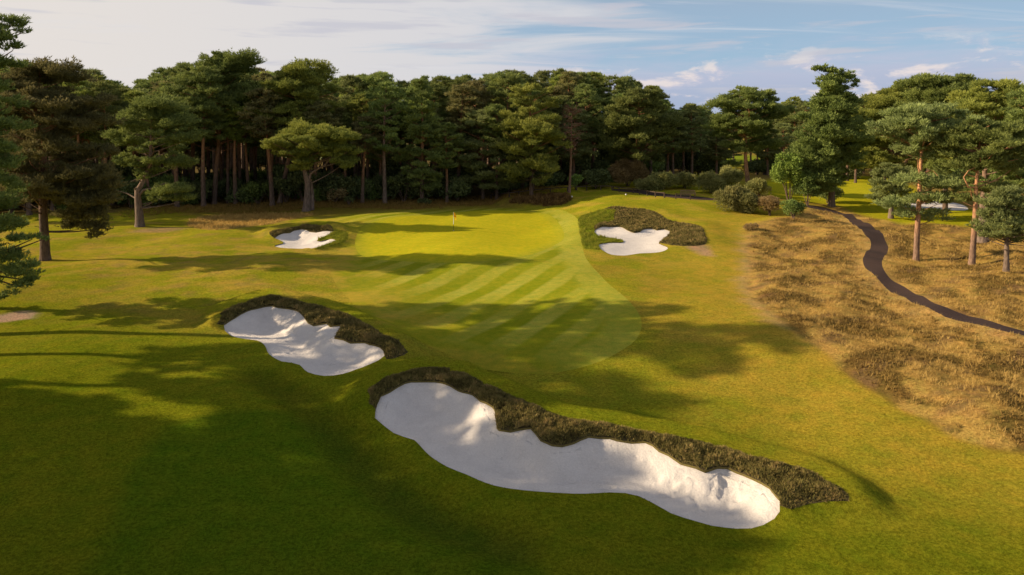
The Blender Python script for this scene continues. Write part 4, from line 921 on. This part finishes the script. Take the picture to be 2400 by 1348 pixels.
print("pines", len(WOOD) + len(HEROES))
# ------------------------------------------------------------------ bushes and shrubs
def make_bush(seed, R, H, mat, n=16, dens=90, size=.2, kind='leaf', gap=0.0):
    """stems and a crown of many small leaf sprays on lumpy lobes; R, H in metres."""
    rng = np.random.default_rng(seed); lob = []
    for i in range(n):
        th = rng.uniform(0, 6.28); rr = R * .68 * rng.uniform(0, 1) ** .55; r = R * rng.uniform(.28, .48)
        zt = (H - r * .6) * math.sqrt(max(0, 1 - (rr / R) ** 2 * .75)) * rng.uniform(.55, 1.0)
        lob.append((rr * math.cos(th), rr * math.sin(th), max(r * .35, zt - r * .2), r, min(r, H * .42) * rng.uniform(.75, 1.05), rng.uniform(.2, .8)))
    PP, DD, RR = [], [], []
    for x, y, z, rx, rz, tone in lob:
        k = int(dens * (rx * rx + rx * rz) * 3); d = unit(rng.normal(0, 1, (k, 3))); d[:, 2] = np.abs(d[:, 2]) * np.where(rng.uniform(0, 1, k) < .25, -1, 1)
        rad = rng.uniform(.2, 1, k) ** .4 * (1 + .18 * np.sin(d[:, 0] * 6 + x * 5) * np.sin(d[:, 1] * 5 + y * 3))
        P = np.column_stack([x + d[:, 0] * rx * rad, y + d[:, 1] * rx * rad, z + d[:, 2] * rz * rad]); P[:, 2] = np.maximum(P[:, 2], .02)
        PP.append(P); DD.append(d + np.array([0, 0, .5])); RR.append(np.clip(tone + rng.normal(0, .2, k), 0, 1))
    P, D, Rr = map(np.concatenate, (PP, DD, RR))
    if kind == 'leaf': V, F, A = leaves(P, D, size, rng, Rr)
    else: V, F, A = blades(P, D, size, 4, .28, .55, rng, Rr)
    mb = MB()
    for i in range(7):
        x, y, z, rx, rz, tn = lob[i % len(lob)]; a = rng.uniform(0, 6.28)
        mb.tube([(.12 * math.cos(a), .12 * math.sin(a), -.15), (x * .4, y * .4, z * .5), (x * .9, y * .9, z)], [.07, .05, .02], 5, False)
    return mb.mesh("stems", M['bark'], True), mesh_np("foliage", V, F, M[mat], attrs={"rnd": ('FLOAT', A)})
def bush(label, bp, top, hw, mat, seed, kind='leaf', size=.2, dens=90, n=16, cat="bush", name="bush", group=None):
    base = unproj(*bp); m = mpp(base); H = top_h(base, bp[0], top); R = hw * m
    base.y += R * .5; base.z = h1(base.x, base.y)
    return tree(name, base, make_bush(seed, R, H, mat, n, dens, size, kind), label, group, cat, parts=("stems", "foliage"))
bush("big rounded gorse bush at the foot of the orange trunk pine", (1735, 499), 440, 57, 'gorse', 1, 'blade', .26, 70, 22, "gorse bush", "gorse_bush")
bush("brown gorse bush between the big gorse and the small green bush", (1811, 508), 456, 31, 'gorse_brown', 2, 'blade', .24, 80, 14, "gorse bush", "gorse_bush")
bush("small dense green bush where the path begins", (1866, 515), 468, 33, 'leaf', 3, 'leaf', .2, 110, 16)
bush("tall leafy green bush left of the bent conifer, upper part brightest", (1858, 482), 350, 42, 'leaf_bright', 4, 'leaf', .3, 60, 24)
bush("grey green bush under the left side of the bent conifer", (1900, 484), 400, 34, 'leaf', 5, 'leaf', .28, 60, 16)
bush("dark evergreen bush behind the trunk of the bent conifer", (1948, 478), 432, 34, 'holly', 6, 'leaf', .25, 70, 14)
bush("reddish brown bush at the edge of the wood, left of the gorse clump", (1476, 440), 374, 46, 'gorse_brown', 7, 'blade', .34, 50, 20)
bush("yellowish gorse left of the bench", (1560, 446), 402, 44, 'gorse', 8, 'blade', .32, 55, 18, "gorse bush", "gorse_bush")
bush("low olive gorse directly behind the fence gap", (1512, 447), 420, 30, 'gorse', 9, 'blade', .32, 55, 12, "gorse bush", "gorse_bush")
bush("gorse directly behind the bench", (1610, 444), 404, 36, 'gorse', 10, 'blade', .32, 55, 16, "gorse bush", "gorse_bush")
bush("tall gorse right of the bench", (1672, 455), 405, 40, 'gorse', 11, 'blade', .3, 60, 18, "gorse bush", "gorse_bush")
bush("tall gorse against the left side of the orange trunk", (1712, 452), 390, 36, 'gorse', 12, 'blade', .3, 60, 18, "gorse bush", "gorse_bush")
bush("low gorse against the right side of the orange trunk", (1782, 462), 420, 30, 'gorse', 13, 'blade', .3, 60, 14, "gorse bush", "gorse_bush")
bush("dark rounded bush by the fence bend below the dead tree", (1398, 444), 394, 36, 'holly', 14, 'leaf', .34, 45, 16)
bush("small bright shrub in the shade left of the fence bend", (1352, 448), 408, 22, 'leaf', 15, 'leaf', .34, 45, 10)
bush("olive shrub between pale slim pine and umbrella pine", (783, 476), 436, 28, 'gorse_brown', 16, 'leaf', .32, 50, 14)
bush("tiny dark shrub left of the pale slim pine", (815, 481), 455, 13, 'holly', 17, 'leaf', .28, 70, 8)
bush("low clump at the trunk of the dense low pine", (992, 478), 464, 20, 'holly', 18, 'leaf', .25, 70, 8)
bush("low brown heath shrub at the far end of the dry heath", (1768, 540), 524, 20, 'gorse_brown', 19, 'blade', .2, 90, 8)
bush("low dark shrub at the mouth of the far bunker", (2075, 482), 456, 24, 'gorse', 20, 'blade', .3, 60, 10)
SH = [(make_bush(201, 3.2, 4.2, 'holly', 16, 28, .42), "dark evergreen"), (make_bush(202, 2.6, 5.4, 'holly', 16, 28, .42), "tall dark evergreen"), (make_bush(203, 3.0, 3.2, 'leaf', 14, 30, .4), "leafy green")]
sroot = {}; used_sh = Counter()
rs = np.random.default_rng(5); SHL = []
for r_, (dz, step) in enumerate([(2.5, 46), (9, 48), (18, 52), (30, 56)]):
    px = -260 + 17 * r_
    while px < 1580:
        p = px + rs.uniform(-.4, .4) * step; d = float(np.interp(p, ZF_PX, ZF)) + dz + rs.uniform(-1.5, 1.5)
        if rs.uniform() < (.8 if r_ == 0 else .95): SHL.append((p, d, r_))
        px += step
for p in range(2000, 2700, 55): SHL.append((p + rs.uniform(-15, 15), 172 + rs.uniform(-4, 4), 4)); SHL.append((p + 25 + rs.uniform(-15, 15), 192 + rs.uniform(-4, 4), 5))
for p in (1600, 1640, 1700, 1760, 1820, 1880, 1940, 1990): SHL.append((p, 262 + rs.uniform(-10, 10), 6))
for p in range(-420, 1600, 34): SHL.append((p + rs.uniform(-10, 10), float(np.interp(p, ZF_PX, ZF)) + 78 + rs.uniform(-4, 4), 7))
for p in list(range(1540, 1700, 16)) + [1775, 1790, 1812, 1838, 1850]: SHL.append((p + rs.uniform(-5, 5), 178 + rs.uniform(-5, 5), 8))
for p, dz in [(800, 5), (690, 6), (590, 8), (1285, 3), (1180, 6), (470, 7), (375, 6), (860, 4), (1060, 5)]: SHL.append((p, float(np.interp(p, ZF_PX, ZF)) + dz, 9))
for p in sorted(SHL):
    px, d, r_ = p; i = 2 if r_ == 9 or rs.uniform() < (.22 if r_ < 1 else .08) else int(rs.integers(0, 2))
    x = (px - 1200) / 1600 * d; base = Vector((x, d, h1(x, d) - .1)); side, mk = mark(px)
    lab = f"{SH[i][1]} shrub under the pines, {['front', 'second', 'third', 'rear', 'right', 'far right', 'distant', 'hindmost', 'middle', 'brighter front'][r_]} line, {side} the {mk}"
    used_sh[lab] += 1
    if used_sh[lab] > 1: lab += f", number {used_sh[lab]} rightward"
    lab = " ".join(lab.split()[:16]); sc = rs.uniform(.75, 1.3) * (2.1 if r_ == 7 else 1.2 if r_ == 8 else 1); z = sc * rs.uniform(.75, 1.3); rz = rs.uniform(0, 6.28); g = "shrubs under the pines"
    if i not in sroot: sroot[i] = tree("shrub", base, SH[i][0], lab, g, "shrub", rz, (sc, sc, z), ("stems", "foliage"))
    else: copy_tree(sroot[i], "shrub", base, lab, g, rz, (sc, sc, z), "shrub")

# ------------------------------------------------------------------ fence, bench, flag, tee markers
M['darkwood'] = plain_mat("weathered_fence_wood", (.05, .035, .026), (.11, .08, .06), 4.0, .9, .6, (1, 1, .2), .01)
M['benchwood'] = plain_mat("weathered_bench_wood", (.16, .10, .06), (.30, .20, .12), 5.0, .8, .5, (1, 4, 4), .008)
def fence(label, posts, rails):
    P = [unproj(*p) for p in posts]; base = P[0].copy()
    root = bpy.data.objects.new("wooden_fence", None); COL.objects.link(root); root.location = base; root.empty_display_size = .3
    hgt = .78
    for i, p in enumerate(P):
        q = P[min(i + 1, len(P) - 1)] - P[max(i - 1, 0)]; a = math.atan2(q.y, q.x)
        mb = MB(); mb.box((0, 0, hgt / 2 - .1), (.16, .16, hgt + .2), a, .97, .015)
        link("post", mb.mesh("post", M['darkwood']), root, p - base)
    for i in rails:
        a, b = P[i] - base, P[i + 1] - base; dd = (b - a).normalized() * .06
        mb = MB(); mb.bar(a + Vector((0, 0, hgt - .02)) - dd, b + Vector((0, 0, hgt - .02)) + dd, .09, .14)
        link("rail", mb.mesh("rail", M['darkwood']), root)
    tag(root, label, "fence", "low rail fences round the back tee")
fence("low rail fence sloping up the shaded bank behind the green", [(1151, 467), (1171, 465), (1194, 462.5), (1216, 460), (1248, 456), (1290, 452), (1330, 449.5), (1375, 447), (1408, 446), (1434, 446.5)], range(9))
fence("low rail fence along the track, left of the bench", [(1437, 447), (1451, 450), (1484, 453), (1499, 456), (1517, 459), (1536, 462), (1557, 464)], range(6))
fence("short two post rail fence directly in front of the bench", [(1584, 466.5), (1618, 468.5)], [0])

def bench():
    b = unproj(1612, 461); root = bpy.data.objects.new("park_bench", None); COL.objects.link(root); root.location = b; root.rotation_euler = (0, 0, math.radians(-4)); root.empty_display_size = .3
    W = 2.3; m = M['benchwood']
    for sx in (-1, 1):
        for y, h in ((-.27, .62), (.24, .98)):
            mb = MB(); mb.box((sx * (W / 2 - .05), y, h / 2), (.075, .075, h), 0, 1, .006); link("leg", mb.mesh("leg", m), root)
        mb = MB(); mb.box((sx * (W / 2 - .05), -.03, .65), (.09, .62, .05), 0, 1, .008); link("armrest", mb.mesh("armrest", m), root)
    mb = MB()
    for i in range(5): mb.box((0, -.24 + i * .105, .44), (W - .12, .085, .035), 0, 1, .006)
    link("seat", mb.mesh("seat", m), root)
    mb = MB(); mb.box((0, .25, .96), (W - .19, .045, .10), 0, 1, .008); mb.box((0, .25, .54), (W - .19, .045, .07), 0, 1, .006)
    n = 19
    for i in range(n): mb.box((-(W / 2 - .2) + i * (W - .4) / (n - 1), .25, .743), (.06, .02, .332))
    link("backrest", mb.mesh("backrest", m), root)
    tag(root, "weathered wooden bench with slatted back in front of the gorse", "bench")
bench()
mt, nt, bb = new_mat("flag_cloth"); bb.inputs['Base Color'].default_value = (.85, .42, .02, 1); M['flag'] = mt
mt, nt, bb = new_mat("white_pole"); bb.inputs['Base Color'].default_value = (.75, .74, .72, 1); bb.inputs['Roughness'].default_value = .4; M['pole'] = mt
mt, nt, bb = new_mat("dark_pole"); bb.inputs['Base Color'].default_value = (.05, .045, .03, 1); bb.inputs['Roughness'].default_value = .5; M['poledark'] = mt
def flagstick():
    b = unproj(1063, 540.5); H = top_h(b, 1063, 497); root = bpy.data.objects.new("flagstick", None); COL.objects.link(root); root.location = b; root.empty_display_size = .3
    mb = MB(); mb.tube([(0, 0, -.1), (0, 0, H * .33)], [.022, .022], 8); link("lower_pole", mb.mesh("lower_pole", M['poledark'], True), root)
    mb = MB(); mb.tube([(0, 0, H * .33), (0, 0, H)], [.03, .025], 8); link("upper_pole", mb.mesh("upper_pole", M['pole'], True), root)
    nu, nv = 14, 12; V = []; F = []                 # limp flag: hangs from its upper corner in folds
    for j in range(nv + 1):
        for i in range(nu + 1):
            u, v = i / nu, j / nv
            x = .03 + u * .26 + .02 * math.sin(v * 4); z = H - .02 - v * .52 - u * u * .42 - .05 * math.sin(u * 8) * v
            y = .07 * math.sin(u * 9 + v * 2) * (u + .15)
            V.append((x, y, z))
    for j in range(nv):
        for i in range(nu): F.append((j * (nu + 1) + i, j * (nu + 1) + i + 1, (j + 1) * (nu + 1) + i + 1, (j + 1) * (nu + 1) + i))
    me = mesh_np("flag", V, F, M['flag'], True); link("flag", me, root)
    mb = MB(); mb.tube([(0, 0, .006), (0, 0, .012)], [.075, .075], 16); link("cup_rim", mb.mesh("cup_rim", M['pole']), root)
    tag(root, "white flagstick with limp yellow flag standing on the putting green", "flagstick")
flagstick()
for i, (p, lab) in enumerate([((1340.5, 463.5), "white round tee marker beside the bracken bank"), ((1467, 458.5), "white round tee marker near the rail fence")]):
    b = unproj(*p); root = bpy.data.objects.new("tee_marker", None); COL.objects.link(root); root.location = b
    mb = MB(); zs = np.linspace(0, math.pi, 9); mb.tube([(0, 0, .16 - .13 * math.cos(a)) for a in zs], [max(.004, .13 * math.sin(a)) for a in zs], 12); link("ball", mb.mesh("ball", M['pole'], True), root)
    mb = MB(); mb.tube([(0, 0, -.1), (0, 0, .05)], [.012, .02], 6); link("spike", mb.mesh("spike", M['poledark']), root)
    tag(root, lab, "tee marker", "tee markers on the back tee")
# ------------------------------------------------------------------ sun and sky
SUN_EL = math.radians(23.5); SHX, SHY = 1.0, -0.02
sd_ = Vector((SHX, SHY, 0)).normalized() * math.cos(SUN_EL); sdir = Vector((sd_.x, sd_.y, -math.sin(SUN_EL)))
sl = bpy.data.lights.new("sun", 'SUN'); sl.energy = 4.3; sl.angle = math.radians(0.55); sl.color = (1.0, .785, .53)
so = bpy.data.objects.new("sun", sl); COL.objects.link(so); so.rotation_euler = sdir.to_track_quat('-Z', 'Y').to_euler(); so.location = (-60, 0, 60)
W = bpy.data.worlds.new("World"); SC.world = W; W.use_nodes = True; nt = W.node_tree; nt.nodes.clear()
out = N(nt, 'ShaderNodeOutputWorld'); bg = N(nt, 'ShaderNodeBackground'); STR = 0.1; bg.inputs[1].default_value = STR; L(nt, bg.outputs[0], out.inputs[0])
sky = N(nt, 'ShaderNodeTexSky', sky_type='NISHITA'); sky.sun_disc = False; sky.sun_elevation = SUN_EL
sky.sun_rotation = math.atan2(-sdir.x, -sdir.y)          # azimuth of the sun, clockwise from +Y
sky.air_density = 1.0; sky.dust_density = 1.2; sky.ozone_density = 1.6
tc = N(nt, 'ShaderNodeTexCoord'); D = tc.outputs['Generated']
sp = N(nt, 'ShaderNodeSeparateXYZ'); L(nt, D, sp.inputs[0]); dx, dy, dz = sp.outputs
el = math_(nt, 'ARCSINE', dz); az = math_(nt, 'ARCTAN2', dx, dy)     # radians
def cmb(x, y, z=0.0):
    c = N(nt, 'ShaderNodeCombineXYZ')
    for i, v in enumerate((x, y, z)):
        if hasattr(v, 'is_output'): L(nt, v, c.inputs[i])
        else: c.inputs[i].default_value = v
    return c.outputs[0]
def lin(v, a, b, to0=0.0, to1=1.0, smooth=True):
    m = N(nt, 'ShaderNodeMapRange'); m.interpolation_type = 'SMOOTHSTEP' if smooth else 'LINEAR'
    L(nt, v, m.inputs[0])
    for i, q in enumerate((a, b, to0, to1)): m.inputs[i + 1].default_value = q
    return m.outputs[0]
K = 1 / STR
S = lambda r, g, b: (r * K, g * K, b * K)
# clear sky: Nishita, deepened overhead
base = mixc(nt, 1.0, sky.outputs[0], (.62, .66, .72), 'MULTIPLY')
clear = mixc(nt, lin(el, .0, .40), S(.195, .31, .43), S(.232, .228, .25))
col = mixc(nt, .75, base, clear)
# high veil towards the sun, thinning to the right
pl = cmb(math_(nt, 'DIVIDE', dx, math_(nt, 'ADD', dz, .10)), math_(nt, 'DIVIDE', dy, math_(nt, 'ADD', dz, .10)))
nv_ = noise(nt, .8, 6, .6, mapping(nt, pl, (.55, 1.5, 1), (0, 0, -.8)), .8)
azv = math_(nt, 'ADD', az, math_(nt, 'MULTIPLY_ADD', nv_, 1.15, -.6))
veil = lin(azv, .16, -.16)
veil = math_(nt, 'MULTIPLY', veil, lin(el, .75, .30))
vcol = mixc(nt, lin(az, -.75, .1), S(.455, .425, .40), S(.385, .385, .405))
col = mixc(nt, veil, col, vcol)
# cirrus streaks slanting up to the right
ci = noise(nt, 1.0, 6, .62, mapping(nt, pl, (.5, 2.2, 1), (0, 0, -.62)), .7)
cim = math_(nt, 'MULTIPLY', lin(ci, .54, .80), lin(el, .04, .11))
cim = math_(nt, 'MULTIPLY', cim, lin(el, .6, .25))
col = mixc(nt, math_(nt, 'MULTIPLY', cim, .62), col, S(.42, .42, .44))
# lavender bank of distant cloud low on the right
bk = noise(nt, 1.0, 4, .6, cmb(math_(nt, 'MULTIPLY', az, 5.0), math_(nt, 'MULTIPLY', el, 26.0), 3.0), .4)
bkm = math_(nt, 'ADD', el, math_(nt, 'MULTIPLY_ADD', bk, .11, -.055))
bank = math_(nt, 'MULTIPLY', lin(bkm, .125, .06), lin(az, -.12, .16))
col = mixc(nt, math_(nt, 'MULTIPLY', bank, .85), col, mixc(nt, lin(el, .02, .1), S(.22, .255, .35), S(.31, .315, .39)))
# small cumulus along the bank, lit from the left
def cum(off):
    v = cmb(math_(nt, 'ADD', math_(nt, 'MULTIPLY', az, 12.0), off[0] + 2.35), math_(nt, 'ADD', math_(nt, 'MULTIPLY', el, 34.0), off[1]), 7.3)
    return noise(nt, 1.0, 6, .6, v, .25)
n_a, n_b = cum((0, 0)), cum((-.16, .2))
win = math_(nt, 'MULTIPLY', lin(el, .012, .045), lin(el, .135, .075)); win = math_(nt, 'MULTIPLY', win, lin(az, .0, .14))
dens = math_(nt, 'MULTIPLY', lin(math_(nt, 'ADD', n_a, math_(nt, 'MULTIPLY_ADD', win, .1, -.1)), .49, .62), win)
lit = lin(math_(nt, 'SUBTRACT', n_a, n_b), -.06, .09)
col = mixc(nt, math_(nt, 'MULTIPLY', dens, .75), col, mixc(nt, lit, S(.33, .325, .39), S(.52, .45, .415)))
# thin grey streaks in the bright part
gs = noise(nt, 1.0, 4, .55, cmb(math_(nt, 'MULTIPLY', az, 5.0), math_(nt, 'MULTIPLY', el, 60.0), 1.7), .3)
gm_ = math_(nt, 'MULTIPLY', lin(gs, .53, .68), lin(el, .03, .06)); gm_ = math_(nt, 'MULTIPLY', gm_, lin(el, .34, .2))
col = mixc(nt, math_(nt, 'MULTIPLY', gm_, .75), col, S(.325, .325, .365))
L(nt, col, bg.inputs[0])

SC.view_settings.view_transform = 'Standard'; SC.view_settings.look = 'None'; SC.view_settings.exposure = 0.80; SC.view_settings.gamma = 1.0
SC.render.engine = 'CYCLES'
SC.cycles.max_bounces = 6; SC.cycles.diffuse_bounces = 3; SC.cycles.glossy_bounces = 2; SC.cycles.transmission_bounces = 4; SC.cycles.transparent_max_bounces = 4
SC.cycles.use_denoising = True
